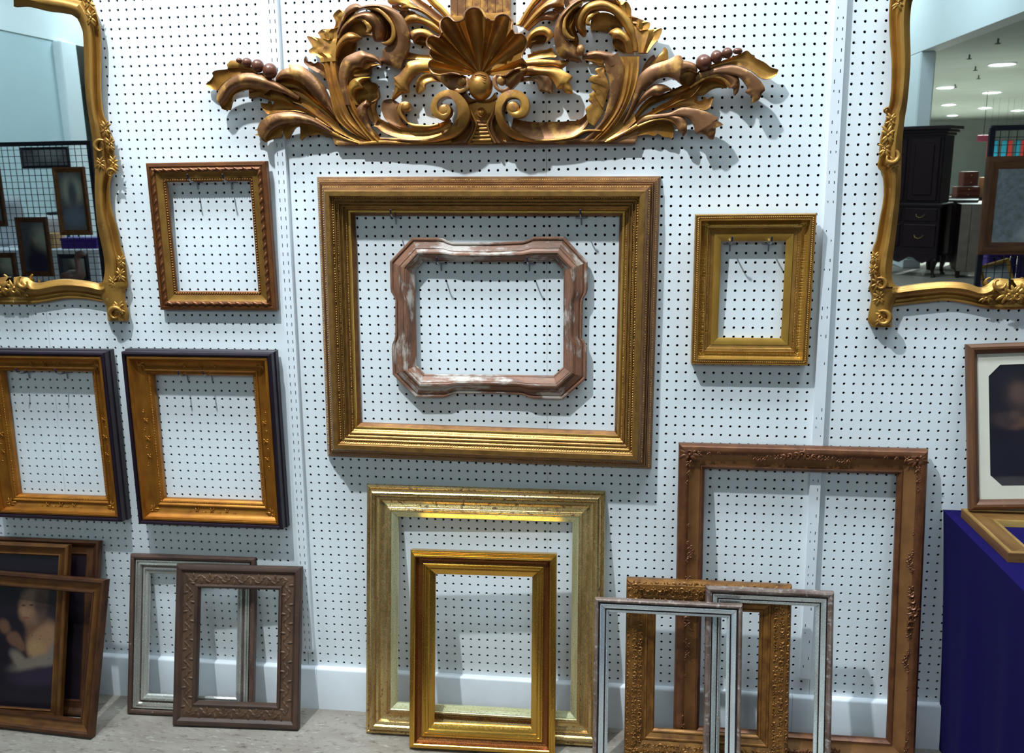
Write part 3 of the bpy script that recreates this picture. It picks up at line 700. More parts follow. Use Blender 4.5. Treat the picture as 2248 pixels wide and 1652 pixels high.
# left wing, outermost leaf
strip('leaf', 'A', [(1030,470),(880,425),(760,370),(640,345),(440,350),(420,372),(250,390),(185,430),(205,470),(160,540),(85,605)], [(1060,520),(900,450),(720,440),(560,470),(440,530),(350,600),(290,680),(250,700),(170,680),(85,622)], [1.5,1.5,1.3,1.1,.9], -.2, 0, 0, .45, dk)
strip('leaf', 'A', [(1060,440),(990,425),(885,430),(820,340),(700,300),(640,262),(560,237),(480,237),(420,292)], [(1080,490),(1000,470),(900,440),(780,392),(640,352),(540,352),(440,356),(428,340),(418,310)], [1.5,1.6,1.5,1.3], .12, 0, 0, .5, g)
strip('rolled_leaf', 'A', [(1560,800),(1400,690),(1250,600),(1100,520),(1000,480),(860,440),(720,430),(560,470),(440,540),(350,620),(280,720),(250,860),(300,930),(340,1000)], [(1540,860),(1400,790),(1250,735),(1080,680),(950,640),(760,610),(560,650),(450,740),(390,850),(340,910),(330,960),(345,1000)], [1.3,1.8,2.1,2.2,1.9,1.6], .35, 0, 0, .6, b_)
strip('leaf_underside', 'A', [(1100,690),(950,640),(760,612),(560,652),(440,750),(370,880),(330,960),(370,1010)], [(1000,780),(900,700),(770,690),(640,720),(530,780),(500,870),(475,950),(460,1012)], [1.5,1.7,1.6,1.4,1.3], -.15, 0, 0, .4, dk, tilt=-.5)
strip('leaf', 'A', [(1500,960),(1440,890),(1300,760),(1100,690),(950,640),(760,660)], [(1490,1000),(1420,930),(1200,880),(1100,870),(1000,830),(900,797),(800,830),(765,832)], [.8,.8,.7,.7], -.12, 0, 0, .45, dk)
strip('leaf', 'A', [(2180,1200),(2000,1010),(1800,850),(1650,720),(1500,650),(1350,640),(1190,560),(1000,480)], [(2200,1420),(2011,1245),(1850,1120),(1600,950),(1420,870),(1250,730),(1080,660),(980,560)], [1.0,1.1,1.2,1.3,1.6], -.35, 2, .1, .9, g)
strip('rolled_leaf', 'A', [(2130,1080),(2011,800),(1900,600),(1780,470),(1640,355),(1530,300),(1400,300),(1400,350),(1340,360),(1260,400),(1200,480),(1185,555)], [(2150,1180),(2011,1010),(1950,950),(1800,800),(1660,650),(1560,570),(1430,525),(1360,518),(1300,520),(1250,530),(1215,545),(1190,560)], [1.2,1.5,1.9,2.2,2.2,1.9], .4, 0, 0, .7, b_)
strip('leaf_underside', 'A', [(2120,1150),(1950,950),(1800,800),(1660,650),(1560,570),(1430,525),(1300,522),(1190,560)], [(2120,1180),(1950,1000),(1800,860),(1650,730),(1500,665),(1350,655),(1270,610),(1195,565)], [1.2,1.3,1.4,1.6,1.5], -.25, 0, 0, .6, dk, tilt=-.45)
strip('leaf', 'A', [(2000,560),(1900,450),(1800,400),(1680,320),(1630,250),(1650,165)], [(2010,490),(1960,370),(1870,260),(1790,282),(1740,252),(1690,250),(1652,165)], [.7,.9,.9,.9], -.1, 1, .06, .5, b_)
strip('leaf', 'A', [(2000,1180),(1900,1120),(1700,1020),(1550,960),(1420,910),(1300,868),(1170,860),(1150,945),(1080,870),(1060,912),(950,900)], [(1990,1220),(1850,1150),(1650,1060),(1450,1030),(1300,1040),(1150,1070),(1060,1080),(1000,1020),(960,960),(948,905)], [.8,.9,.9,.9,.8], -.15, 0, 0, .45, dk)
strip('rolled_leaf', 'A', [(2150,1390),(2011,1290),(1800,1150),(1600,1070),(1400,1040),(1230,1060),(1070,1100),(960,1190),(940,1210),(900,1300),(910,1400),(960,1480),(1020,1522)], [(2120,1420),(1960,1330),(1800,1260),(1600,1220),(1430,1215),(1280,1240),(1150,1300),(1060,1380),(1020,1450),(1010,1490),(1020,1517)], [.9,1.4,1.8,2.0,1.8,1.6], .35, 0, 0, .6, b_)
strip('leaf', 'A', [(2180,1480),(1960,1330),(1800,1260),(1600,1220),(1430,1217),(1280,1242),(1150,1300),(1060,1380),(1020,1450),(1020,1515)], [(2180,1500),(2011,1440),(1850,1400),(1740,1422),(1700,1410),(1640,1440),(1590,1492),(1568,1440),(1590,1290),(1500,1290),(1430,1390),(1372,1478),(1330,1440),(1312,1320),(1290,1312),(1270,1442),(1180,1450),(1140,1470),(1080,1490),(1020,1522)], [.7,1.1,1.3,1.2], -.15, 0, 0, .4, dk, n=60, tilt=-.3)
for pts in ([(920,1290),(900,1285)], [(925,1370),(915,1360)]):
    strip('leaf_tip', 'A', [(960,pts[0][1]-30),(915,pts[0][1]+10),(857,pts[0][1]+38)], [(970,pts[0][1]+80),(915,pts[0][1]+50),(857,pts[0][1]+42)], .9, 0, 0, 0, .4, b_)
for c, rx, ry in (((610,235),48,42), ((733,268),76,76), ((905,322),92,108), ((1098,402),110,126)):
    egg('berry', 'A', c, rx, ry, 1.9, (rx+ry)/2/7.182/19.0, M_berry)
# left wing, main stem and upper scroll
strip('stem', 'C', [(940,1470),(640,1330),(430,1180),(290,1010),(230,800),(190,600),(150,400),(110,200),(60,60),(50,10)], [(965,1470),(760,1250),(560,1000),(440,700),(340,400),(300,200),(285,60),(280,10)], [.8,1.2,1.5,1.6,1.45], .18, 3, .11, 1.2, M_crest)
strip('leaf', 'B', [(310,980),(290,900),(150,840),(130,790),(175,755),(180,720),(95,570),(200,600),(325,670),(300,560),(270,520),(340,460),(360,490),(490,490),(545,400),(545,320),(510,240),(600,150),(665,200),(720,200)], [(550,960),(550,860),(560,700),(580,600),(640,430),(740,310),(830,230),(900,160)], [1.6,1.4,1.35,1.6], .15, 2, .12, .7, g, n=60)
strip('scroll_ring', 'B', [(560,520),(640,300),(700,150),(800,70),(900,55),(960,95),(1100,70),(1300,75),(1420,110),(1560,210),(1640,330),(1690,450),(1700,600),(1690,750),(1640,900),(1600,1000),(1560,1090),(1420,1040),(1300,1000),(1240,990)], [(600,540),(660,380),(720,270),(830,180),(930,140),(1030,115),(1150,105),(1260,150),(1380,250),(1460,380),(1490,500),(1480,600),(1430,680),(1380,720),(1320,760),(1290,800),(1300,850),(1290,890),(1260,910),(1235,930)], [1.6,2.0,2.4,2.6,2.4,1.9,1.5], .3, 0, 0, .9, b_, n=60)
strip('scroll_rim', 'B', [(1000,118),(1150,105),(1260,150),(1380,250),(1460,380),(1492,500),(1482,600),(1430,680),(1370,712),(1285,690)], [(1060,150),(1130,150),(1250,200),(1340,290),(1420,400),(1432,520),(1410,600),(1350,650),(1310,662),(1280,662)], [2.4,2.7,2.8,2.7,2.4], .12, 0, 0, .8, g, n=40)
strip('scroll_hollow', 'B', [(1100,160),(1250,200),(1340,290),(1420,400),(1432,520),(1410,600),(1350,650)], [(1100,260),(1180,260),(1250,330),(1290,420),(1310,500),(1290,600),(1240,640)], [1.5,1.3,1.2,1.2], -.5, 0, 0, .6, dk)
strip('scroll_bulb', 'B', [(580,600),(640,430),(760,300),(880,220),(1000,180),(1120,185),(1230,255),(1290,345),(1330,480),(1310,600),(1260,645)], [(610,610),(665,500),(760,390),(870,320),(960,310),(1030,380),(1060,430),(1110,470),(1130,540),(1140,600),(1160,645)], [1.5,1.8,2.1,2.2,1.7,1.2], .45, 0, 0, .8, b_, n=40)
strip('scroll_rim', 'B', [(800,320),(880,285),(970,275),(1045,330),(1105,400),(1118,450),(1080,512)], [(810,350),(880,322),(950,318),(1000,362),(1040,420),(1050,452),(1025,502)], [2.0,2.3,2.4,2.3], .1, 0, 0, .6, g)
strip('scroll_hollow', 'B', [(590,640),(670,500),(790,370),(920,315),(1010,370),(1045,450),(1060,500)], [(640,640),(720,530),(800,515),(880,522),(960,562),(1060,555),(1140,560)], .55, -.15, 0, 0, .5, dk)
strip('leaf', 'B', [(520,900),(570,700),(650,580),(740,513),(830,510),(910,550),(952,585)], [(570,890),(600,780),(660,700),(740,660),(820,657),(865,640),(945,603)], [1.4,1.7,1.8,1.6], .3, 0, 0, .6, g)
strip('leaf_underside', 'B', [(570,900),(600,780),(660,700),(740,660),(820,657),(862,645)], [(560,1110),(640,950),(720,880),(800,850),(850,790),(866,700)], .6, -.2, 0, 0, .5, dk)
strip('stem', 'C', [(960,1470),(760,1240),(560,940),(450,650),(420,400),(425,230),(440,100)], [(1110,1420),(900,1210),(740,1010),(650,850),(600,640),(540,400),(555,230)], [.9,1.2,1.5,1.7,1.8], .2, 2, .12, 1.2, g)
strip('rolled_leaf', 'B', [(700,1652),(640,1400),(600,1200),(620,1050),(680,920),(800,850),(900,810),(970,797),(1050,830),(1150,860),(1240,940),(1272,1012)], [(800,1652),(770,1500),(740,1350),(750,1250),(790,1130),(850,1060),(950,1052),(970,1000),(1040,948),(1100,962),(1200,982),(1262,1024)], [1.7,1.9,2.2,2.3,2.0], .35, 0, 0, .7, b_, n=44)
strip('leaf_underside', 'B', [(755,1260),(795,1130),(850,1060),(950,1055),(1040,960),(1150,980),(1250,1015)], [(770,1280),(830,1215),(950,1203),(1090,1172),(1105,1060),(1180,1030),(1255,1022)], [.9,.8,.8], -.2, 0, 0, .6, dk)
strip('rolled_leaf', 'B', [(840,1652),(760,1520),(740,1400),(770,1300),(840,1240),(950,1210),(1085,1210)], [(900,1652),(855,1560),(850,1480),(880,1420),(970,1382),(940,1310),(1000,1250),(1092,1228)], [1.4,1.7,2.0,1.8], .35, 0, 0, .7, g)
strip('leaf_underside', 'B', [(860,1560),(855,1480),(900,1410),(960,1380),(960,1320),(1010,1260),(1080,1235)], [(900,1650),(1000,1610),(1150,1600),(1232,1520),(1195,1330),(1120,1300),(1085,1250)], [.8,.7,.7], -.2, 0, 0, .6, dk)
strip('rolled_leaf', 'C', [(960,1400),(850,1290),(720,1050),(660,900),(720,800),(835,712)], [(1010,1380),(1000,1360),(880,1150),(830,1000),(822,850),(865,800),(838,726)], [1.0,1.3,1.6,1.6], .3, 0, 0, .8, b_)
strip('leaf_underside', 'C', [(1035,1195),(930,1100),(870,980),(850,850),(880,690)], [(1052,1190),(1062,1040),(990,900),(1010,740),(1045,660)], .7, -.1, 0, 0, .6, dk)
# bottom bar and C-scrolls, left
strip('scroll_band', 'C', [(1000,1150),(1060,1050),(1200,1115),(1380,1180),(1550,1205),(1700,1205),(1900,1195),(2120,1130),(2300,1050)], [(960,1180),(1020,1195),(1150,1290),(1350,1370),(1600,1402),(1850,1402),(2050,1375),(2180,1330),(2330,1250)], [1.1,1.2,1.3,1.3,1.3], -.3, 0, 0, 1.1, g)
strip('scroll_band', 'C', [(1420,1220),(1200,1090),(1120,950),(1108,800),(1150,722),(1262,700)], [(1570,1210),(1450,1080),(1390,950),(1370,850),(1400,780),(1312,708)], [1.3,1.3,1.3,1.2], -.3, 0, 0, .9, b_)
strip('scroll_rim', 'C', [(2110,1120),(1950,1160),(1800,1150),(1650,1130),(1480,1060),(1390,950),(1385,840),(1430,770),(1510,745),(1585,765),(1605,840)], [(2110,1180),(1950,1205),(1800,1215),(1650,1205),(1560,1100),(1500,1000),(1460,920),(1455,860),(1475,825),(1510,815),(1540,840)], [1.5,1.6,1.6,1.6,1.7], .15, 0, 0, 1.0, g, n=44)
disc('button', 'C', (1525,842), 76, 2.0, .9)
def mould(name, y0, y1, d0, mat, x0=738, x1=1395, s=0):
    strip(name, 'P', [(x0,y0),((x0+x1)/2,y0-.6),(x1,y0-3.5)], [(x0,y1),((x0+x1)/2,y1-.6),(x1,y1-4)], d0, .1, 0, 0, .9, mat, 24)
mould('base_board', 309, 318.5, .85, M_crestb)
strip('base_moulding', 'C', [(1060,1380),(1350,1385),(1600,1405),(1850,1405),(2100,1370),(2260,1300)], [(1100,1420),(1350,1440),(1600,1455),(1850,1455),(2150,1430),(2300,1370)], [1.0,1.3,1.4,1.4], .15, 0, 0, 1.0, b_)
strip('base_moulding', 'C', [(700,1470),(1100,1430),(1350,1445),(1700,1460),(2150,1435),(2320,1390)], [(700,1510),(1100,1490),(1400,1500),(1700,1500),(2200,1490),(2340,1470)], [1.0,1.2,1.2], .12, 0, 0, 1.0, g)
# centre: pedestal, great volutes
strip('pedestal_plate', 'E', [(880,620),(890,780),(960,900),(1000,1050),(940,1330)], [(1350,580),(1330,780),(1260,900),(1210,1050),(1300,1330)], [1.6,1.6,1.3,1.1,1.0], .1, 0, 0, 1.0, g)
disc('boss_ring', 'E', (1097,772), 82, 1.85, .3, g, -.12); egg('boss', 'E', (1097,774), 58, 58, 1.78, .28, g)
for j in range(6):
    y = 905+j*66; w_ = 88+j*j*3.2
    strip('rib', 'E', [(1100-w_,y),(1100,y+6),(1100+w_,y)], [(1100-w_-6,y+46),(1100,y+54),(1100+w_+6,y+46)], 1.42-.02*j, .16, 0, 0, .5, g, 10, 5)
for sg in (-1, 1):
    X = lambda x: 1105+sg*(x-1105) if sg < 0 else x
    mir = lambda P: [(2212-p[0], p[1]) for p in P]
    l1 = [(875,640),(900,800),(960,920),(985,1010),(950,1130),(850,1310)]; r1 = [(890,640),(960,830),(1022,950),(1015,1060),(965,1190),(890,1320)]
    l2 = [(810,640),(880,820),(925,950),(900,1080),(800,1230),(640,1320)]; r2 = [(872,640),(900,800),(960,930),(975,1010),(940,1130),(830,1315)]
    if sg > 0: l1, r1, l2, r2 = mir(l1), mir(r1), mir(l2), mir(r2)
    strip('pedestal_rib', 'E', l1, r1, [1.9,1.8,1.6,1.3], .18, 0, 0, 1.1, g)
    strip('pedestal_rib', 'E', l2, r2, [2.0,1.8,1.5,1.2], -.15, 0, 0, 1.1, M_crestb)
strip('volute', 'E', [(-150,1330),(100,1310),(300,1290),(600,1215),(800,1050),(890,850),(850,620),(700,440),(560,378),(450,385),(330,440),(240,540),(200,680),(230,800),(310,880),(430,905),(530,830),(555,720),(500,620)], [(-150,1260),(100,1250),(260,1215),(440,1140),(580,1010),(665,880),(672,720),(625,590),(550,525),(480,505),(400,528),(340,590),(318,680),(330,740),(370,790),(430,800),(470,760),(465,705),(440,690)], [1.2,1.5,2.2,2.9,3.2,3.2,3.1], .1, 0, 0, 1.5, g, n=60)
disc('volute_eye', 'E', (437,742), 108, 3.1, 1.6)
strip('volute', 'E', [(2330,1300),(2100,1310),(1900,1290),(1700,1250),(1500,1130),(1380,950),(1335,750),(1370,560),(1450,450),(1560,390),(1680,372),(1820,420),(1910,520),(1937,650),(1910,760),(1840,840),(1720,872),(1610,830),(1545,740)], [(2330,1240),(2100,1250),(1950,1230),(1800,1160),(1630,1060),(1510,930),(1450,780),(1462,650),(1510,560),(1600,510),(1700,505),(1770,560),(1792,640),(1775,710),(1740,755),(1700,765),(1660,760),(1640,740),(1640,720)], [1.2,1.5,2.2,2.9,3.2,3.2,3.1], .1, 0, 0, 1.5, g, n=60)
disc('volute_eye', 'E', (1650,690), 112, 3.1, 1.6)
# small volutes, petals and the knob below the shell
strip('petal', 'D', [(560,1060),(700,1080),(850,1075),(960,1090),(1040,1120)], [(720,1190),(790,1260),(860,1310),(960,1340),(1060,1330)], [1.6,1.9,2.2,2.5], .2, 1, .08, .9, b_)
strip('small_volute', 'D', [(800,1090),(900,1085),(1000,1085),(1100,1120),(1140,1200),(1120,1280),(1040,1335),(960,1345),(880,1320)], [(800,1150),(880,1150),(960,1150),(1040,1160),(1080,1210),(1060,1260),(1010,1285),(970,1290),(930,1270)], [2.2,2.5,2.8,2.9,2.6], .12, 0, 0, .9, b_)
disc('button', 'D', (1008,1182), 62, 3.0, 1.0)
strip('petal', 'D', [(1640,1110),(1760,1010),(1850,960),(1950,960),(1965,1020)], [(1700,1320),(1790,1240),(1840,1180),(1900,1110),(1955,1050)], [2.5,2.4,2.2,1.8], .3, 0, 0, .9, g)
strip('small_volute', 'D', [(1500,1085),(1460,1130),(1465,1220),(1500,1290),(1580,1335),(1660,1330),(1730,1290)], [(1540,1090),(1515,1150),(1520,1210),(1550,1260),(1600,1290),(1650,1280),(1690,1240)], [2.6,2.8,2.9,2.8], .12, 0, 0, .9, b_)
strip('small_volute', 'D', [(1500,1085),(1560,1075),(1640,1100),(1690,1170),(1690,1240)], [(1520,1120),(1570,1110),(1620,1130),(1650,1180),(1650,1240)], [2.7,2.8,2.8], .1, 0, 0, .9, b_)
disc('button', 'D', (1583,1165), 62, 3.0, 1.0)
egg('shell_knob', 'D', (1290,1250), 178, 212, 2.2, 1.35, g)
strip('pedestal_back', 'E', [(640,600),(700,800),(690,1000),(420,1330)], [(1560,600),(1500,800),(1510,1000),(1780,1330)], .5, .05, 0, 0, .45, dk)
strip('knob_collar', 'D', [(990,1350),(1100,1490),(1200,1465),(1300,1480),(1430,1470),(1520,1420)], [(1060,1300),(1120,1400),(1200,1440),(1300,1450),(1420,1430),(1500,1340)], 2.1, .1, 0, 0, 1.2, dk)
for j in range(4):
    strip('knob_ring', 'D', [(1205,1085+j*34),(1280,1066+j*34),(1360,1085+j*34)], [(1205,1104+j*34),(1280,1088+j*34),(1360,1104+j*34)], 3.25+.06*j, .08, 0, 0, .3, g, 10, 5)
# scallop shell
def shell():
    out = [(1000,1085),(860,1062),(700,1085),(600,1062),(550,990),(542,905),(585,865),(558,800),(562,715),(515,665),(510,590),(560,525),(620,520),(682,548),(726,482),(700,400),(712,310),(770,255),(830,243),(888,290),(930,318),(1040,282),(1052,205),(1110,140),(1190,112),(1280,132),(1335,195),(1370,262),(1480,300),(1510,245),(1600,212),(1700,240),(1750,320),(1742,420),(1795,492),(1880,488),(1940,560),(1945,680),(1900,770),(1890,850),(1960,960),(1800,1000),(1640,1100)]
    apex = (1285,1085); R_ = crom(out, 176); K = 16; vs = []; fs = []
    ridges = [(1000,1085),(585,865),(562,715),(682,548),(726,482),(930,318),(1040,282),(1370,262),(1480,300),(1742,420),(1795,492),(1890,850),(1640,1100)]
    ra = sorted(math.atan2(apex[1]-p[1], p[0]-apex[0]) for p in ridges)
    for q, p in enumerate(R_):
        a = math.atan2(apex[1]-p.y, p.x-apex[0])
        if a < -1.5: a += 2*math.pi
        i = max(0, min(len(ra)-2, sum(1 for r in ra if r <= a)-1)); f = (a-ra[i])/(ra[i+1]-ra[i]) if ra[i+1] > ra[i] else 0
        fl = math.sin(math.pi*max(0, min(1, f)))                     # 0 on ridges, 1 mid flute
        for j in range(K):
            s = .02+.98*j/(K-1); x = apex[0]+(p.x-apex[0])*s; y = apex[1]+(p.y-apex[1])*s
            d = 1.5 + 1.9*s**1.9 + (.32*s)*(1-2*fl)
            up = max(0, math.sin(a)); d += 1.5*up*s*s
            X, Y = cpx('D', (x, y)); vs.append(at(X, Y, d))
    m_ = len(vs)
    for v in vs[:m_]: vs.append((v[0], v[1]+.34, v[2]))
    n = len(R_)-1
    for q in range(n):
        for j in range(K-1):
            a = q*K+j; fs.append((a, a+1, a+K+1, a+K)); fs.append((m_+a, m_+a+K, m_+a+K+1, m_+a+1))
        a = q*K+K-1; fs.append((a, m_+a, m_+a+K, a+K))
    o = obj('scallop_shell', MB().add(vs, fs), M_crest, crest, 50)
    rim = MB().tube([(vs[q*K+K-1][0], vs[q*K+K-1][1]+.05, vs[q*K+K-1][2]) for q in range(n+1)], .11, 6); obj('shell_lip', rim, M_crestb, o, 60)
shell()
# plain boarded back above the shell
for j in range(8):
    x0 = 850+j*109
    strip('back_plank', 'D', [(x0,-260),(x0,60),(x0+6,300)], [(x0+106,-260),(x0+106,60),(x0+104,300)], .75+.05*(j % 2), .04, 0, 0, .6, b_, 8, 5)
strip('back_batten', 'D', [(880,225),(1080,232),(1100,235)], [(880,330),(1060,330),(1100,330)], 1.0, .05, 0, 0, .5, g, 8, 5)
strip('back_batten', 'D', [(1340,180),(1500,190),(1720,160)], [(1340,330),(1500,320),(1720,300)], 1.0, .05, 0, 0, .5, g, 8, 5)
# fronds left of the shell
strip('frond', 'D', [(880,260),(760,110),(640,0),(540,-110)], [(780,280),(680,170),(560,60),(420,-110)], [1.2,1.3,1.4], .25, 0, 0, .8, g)
strip('frond', 'D', [(800,300),(650,180),(540,80),(420,0),(300,-110)], [(760,400),(640,290),(480,160),(330,60),(150,-110)], [1.2,1.4,1.5,1.5], -.2, 0, 0, .8, b_)
strip('frond', 'D', [(780,340),(620,250),(450,130),(300,60),(150,-110)], [(740,430),(600,310),(430,180),(250,112),(140,112),(128,62),(0,62),(-60,20),(-40,-110)], [1.3,1.6,1.8,1.7], .35, 0, 0, .7, g)
strip('frond_tip', 'D', [(240,130),(140,100),(60,60),(0,70)], [(250,190),(190,160),(110,150),(100,160),(0,110)], [.9,.8], -.1, 0, 0, .5, M_crestb)
strip('frond_tip', 'D', [(330,170),(250,150),(140,160),(110,180)], [(300,250),(240,200),(180,260),(150,270)], [.9,.8], -.1, 0, 0, .5, M_crestb)
strip('frond', 'D', [(760,440),(600,315),(430,235),(330,185),(250,192),(180,275)], [(720,520),(600,440),(480,352),(350,322),(250,332),(200,352),(178,292)], [1.2,1.5,1.6,1.3], .3, 0, 0, .6, g)
strip('curl', 'D', [(660,530),(540,445),(420,414),(320,435),(245,490),(250,550),(300,580),(312,625)], [(640,600),(520,565),(480,530),(400,520),(350,560),(332,600),(326,625),(320,634)], [1.3,1.6,1.6,1.4], .25, 0, 0, .6, g)
strip('leaf_underside', 'D', [(620,570),(480,532),(400,522),(345,570)], [(600,650),(500,660),(420,655),(345,630)], .8, -.15, 0, 0, .5, dk)
strip('leaf', 'D', [(640,800),(560,800),(400,790),(212,750)], [(640,880),(570,872),(420,862),(196,860)], [1.4,1.4,1.2], -.15, 0, 0, .6, g)
strip('leaf', 'D', [(640,860),(560,872),(400,868),(225,898),(200,960),(100,1080),(20,1130),(45,1165),(28,1220),(52,1235),(0,1425)], [(640,1080),(560,1055),(470,1050),(380,1062),(280,1140),(232,1240),(242,1332),(190,1345),(132,1352),(30,1440),(0,1432)], [1.3,1.6,1.7,1.5,1.2], .3, 0, 0, .6, g, n=50)
strip('curl', 'D', [(700,1090),(640,1080),(540,1062),(430,1090),(360,1180),(345,1300),(372,1362)], [(700,1190),(640,1180),(560,1182),(480,1222),(472,1290),(430,1332),(380,1362)], [1.3,1.5,1.6,1.3], .1, 1, .14, .6, g)
# fronds right of the shell
strip('frond', 'F', [(-60,380),(0,330),(100,160),(220,-20),(280,-120)], [(0,400),(40,390),(180,170),(330,0),(430,-120)], [1.2,1.3,1.4], .25, 0, 0, .8, g)
strip('frond', 'F', [(20,400),(200,180),(330,40),(450,-120)], [(90,430),(270,230),(440,80),(560,-120)], [1.2,1.4,1.5], -.15, 0, 0, .8, b_)
strip('frond', 'F', [(60,430),(230,210),(400,50),(560,-60),(640,-120)], [(95,455),(300,265),(450,135),(560,102),(690,92),(700,20),(720,-120)], [1.3,1.6,1.8,1.7], .35, 0, 0, .7, g)
strip('frond', 'F', [(90,450),(250,305),(400,205),(530,172),(590,190)], [(140,480),(300,335),(400,302),(500,312),(545,322),(630,222)], [1.2,1.4,1.5,1.2], .2, 0, 0, .6, b_)
strip('frond_tip', 'F', [(520,150),(600,110),(690,100),(720,130)], [(540,180),(600,200),(650,205),(690,180)], .8, -.1, 0, 0, .5, M_crestb)
strip('frond_tip', 'F', [(700,20),(720,-60),(860,-60)], [(720,110),(800,80),(860,10)], .9, -.1, 0, 0, .5, M_crestb)
strip('curl', 'F', [(60,680),(110,600),(170,515),(280,430),(400,418),(500,478),(548,552)], [(120,760),(150,680),(190,600),(260,552),(340,540),(400,552),(435,602),(412,672)], [1.4,1.7,1.7,1.4], .3, 0, 0, .6, g)
strip('leaf_underside', 'F', [(140,740),(190,610),(270,555),(360,542),(420,580)], [(170,770),(220,700),(300,690),(380,672),(420,640)], .7, -.1, 0, 0, .5, dk)
strip('leaf', 'F', [(130,860),(180,848),(300,800),(430,780),(510,755),(565,850)], [(140,960),(220,935),(330,920),(470,900),(560,905),(590,880)], [1.3,1.4,1.2], -.2, 0, 0, .6, g)
strip('leaf', 'F', [(60,950),(220,935),(330,930),(600,952),(800,945)], [(60,1080),(200,1040),(330,1045),(520,1032),(650,1072),(745,1020)], [1.3,1.5,1.4,1.1], .25, 0, 0, .6, g)
strip('leaf', 'F', [(60,1010),(200,1030),(330,1055),(600,1072),(720,1130),(832,1200),(792,1290),(830,1400),(842,1472)], [(60,1200),(200,1190),(330,1180),(430,1192),(520,1260),(580,1360),(592,1402),(660,1392),(730,1462),(842,1478)], [1.3,1.6,1.8,1.5], .35, 0, 0, .6, g, n=44)
strip('curl', 'F', [(-40,1230),(100,1215),(250,1190),(350,1170),(450,1200),(512,1300),(522,1450)], [(-40,1300),(100,1275),(230,1270),(280,1330),(312,1420),(350,1442),(430,1442),(512,1472)], [1.2,1.4,1.6,1.3], .15, 1, .1, .6, b_)
# right upper scroll and stem
strip('leaf', 'F', [(1880,830),(1868,700),(1835,550),(1800,400),(1700,220),(1500,60),(1300,-30),(1100,-80)], [(2020,830),(2110,710),(2200,600),(2247,440),(2010,560),(1985,540),(2062,358),(1812,370),(1770,270),(1760,130),(1690,22),(1612,80),(1560,0),(1480,-60)], [1.6,1.45,1.35,1.7,2.0], .15, 2, .12, .7, g, n=56)
strip('scroll_ring', 'F', [(1500,-60),(1250,-100),(1050,-60),(880,0),(760,100),(640,240),(570,400),(545,560),(560,700),(600,850),(720,922),(880,962),(985,962)], [(1500,60),(1250,0),(1080,0),(960,40),(850,110),(720,260),(680,420),(700,560),(760,640),(840,700),(900,780),(920,850),(965,925)], [2.0,2.2,2.5,2.6,2.4,2.0,1.6], .3, 0, 0, .9, b_, n=50)
strip('scroll_rim', 'F', [(1010,10),(930,50),(800,140),(705,290),(678,430),(692,540),(760,602),(852,632)], [(980,70),(930,95),(830,172),(745,292),(727,420),(760,500),(812,562),(872,592)], [2.5,2.7,2.8,2.5], .12, 0, 0, .8, g)
strip('scroll_hollow', 'F', [(980,80),(830,175),(748,292),(730,420),(762,500),(815,562)], [(960,150),(900,230),(880,330),(880,420),(900,500),(930,590)], [1.5,1.2,1.2], -.4, 0, 0, .6, dk)
strip('scroll_hollow', 'F', [(700,560),(760,600),(850,630),(900,560)], [(820,700),(900,760),(930,700),(935,620)], 1.3, -.2, 0, 0, .6, dk)
egg('nub', 'F', (968,790), 66, 92, 2.2, .45, b_)
strip('scroll_bulb', 'F', [(1880,800),(1868,700),(1835,550),(1800,400),(1700,220),(1500,60),(1300,-20),(1120,20),(980,110),(895,250),(880,400),(930,500),(1000,572)], [(1790,800),(1760,650),(1700,530),(1640,410),(1540,270),(1440,180),(1300,150),(1180,172),(1095,240),(1052,320),(1040,420),(1062,482),(1042,560)], [1.5,1.6,1.8,2.1,2.2,1.8,1.2], .4, 0, 0, .8, M_crest, n=50)
strip('scroll_rim', 'F', [(1230,165),(1110,228),(1055,300),(1050,380),(1108,392)], [(1270,195),(1180,235),(1130,292),(1104,332),(1132,386)], [2.1,2.3,2.2], .1, 0, 0, .6, g)
strip('scroll_hollow', 'F', [(1120,390),(1145,285),(1250,205),(1400,205),(1550,285),(1640,410)], [(1130,480),(1250,482),(1370,502),(1402,500),(1450,452),(1560,440)], .55, -.15, 0, 0, .5, dk)
strip('leaf', 'F', [(1805,830),(1765,650),(1700,540),(1620,470),(1540,438),(1440,480),(1408,522)], [(1690,830),(1650,680),(1560,602),(1480,602),(1465,570),(1440,548),(1415,532)], [1.5,1.8,1.8,1.5], .3, 0, 0, .6, g)
strip('leaf_underside', 'F', [(1480,600),(1560,605),(1650,690),(1690,820)], [(1470,660),(1490,740),(1560,790),(1640,830)], .6, -.1, 0, 0, .5, dk)
strip('stem', 'G', [(1150,1430),(1350,1200),(1530,960),(1640,700),(1685,400),(1700,150),(1650,30)], [(1300,1430),(1560,1190),(1760,890),(1900,560),(1960,280),(1975,30)], [.9,1.2,1.5,1.65,1.5], .2, 3, .11, 1.2, g)
strip('leaf', 'G', [(1000,1430),(1200,1260),(1350,1090),(1440,850),(1490,600),(1470,400),(1420,250),(1400,100)], [(1160,1430),(1360,1200),(1540,950),(1650,690),(1690,400),(1700,150),(1620,-40)], [.9,1.2,1.5,1.8,2.0], .3, 1, .06, 1.1, b_)
strip('rolled_leaf', 'G', [(1660,120),(1600,20),(1500,-30),(1350,-65),(1200,-60),(1050,0),(1035,55)], [(1420,240),(1400,120),(1370,70),(1310,45),(1220,40),(1120,55),(1032,72)], [1.9,2.1,2.0,1.6], .3, 0, 0, .6, b_)
strip('leaf_underside', 'G', [(1400,220),(1380,100),(1310,50),(1220,42),(1110,62)], [(1360,190),(1290,170),(1210,130),(1150,100),(1080,85)], .8, -.1, 0, 0, .5, dk)
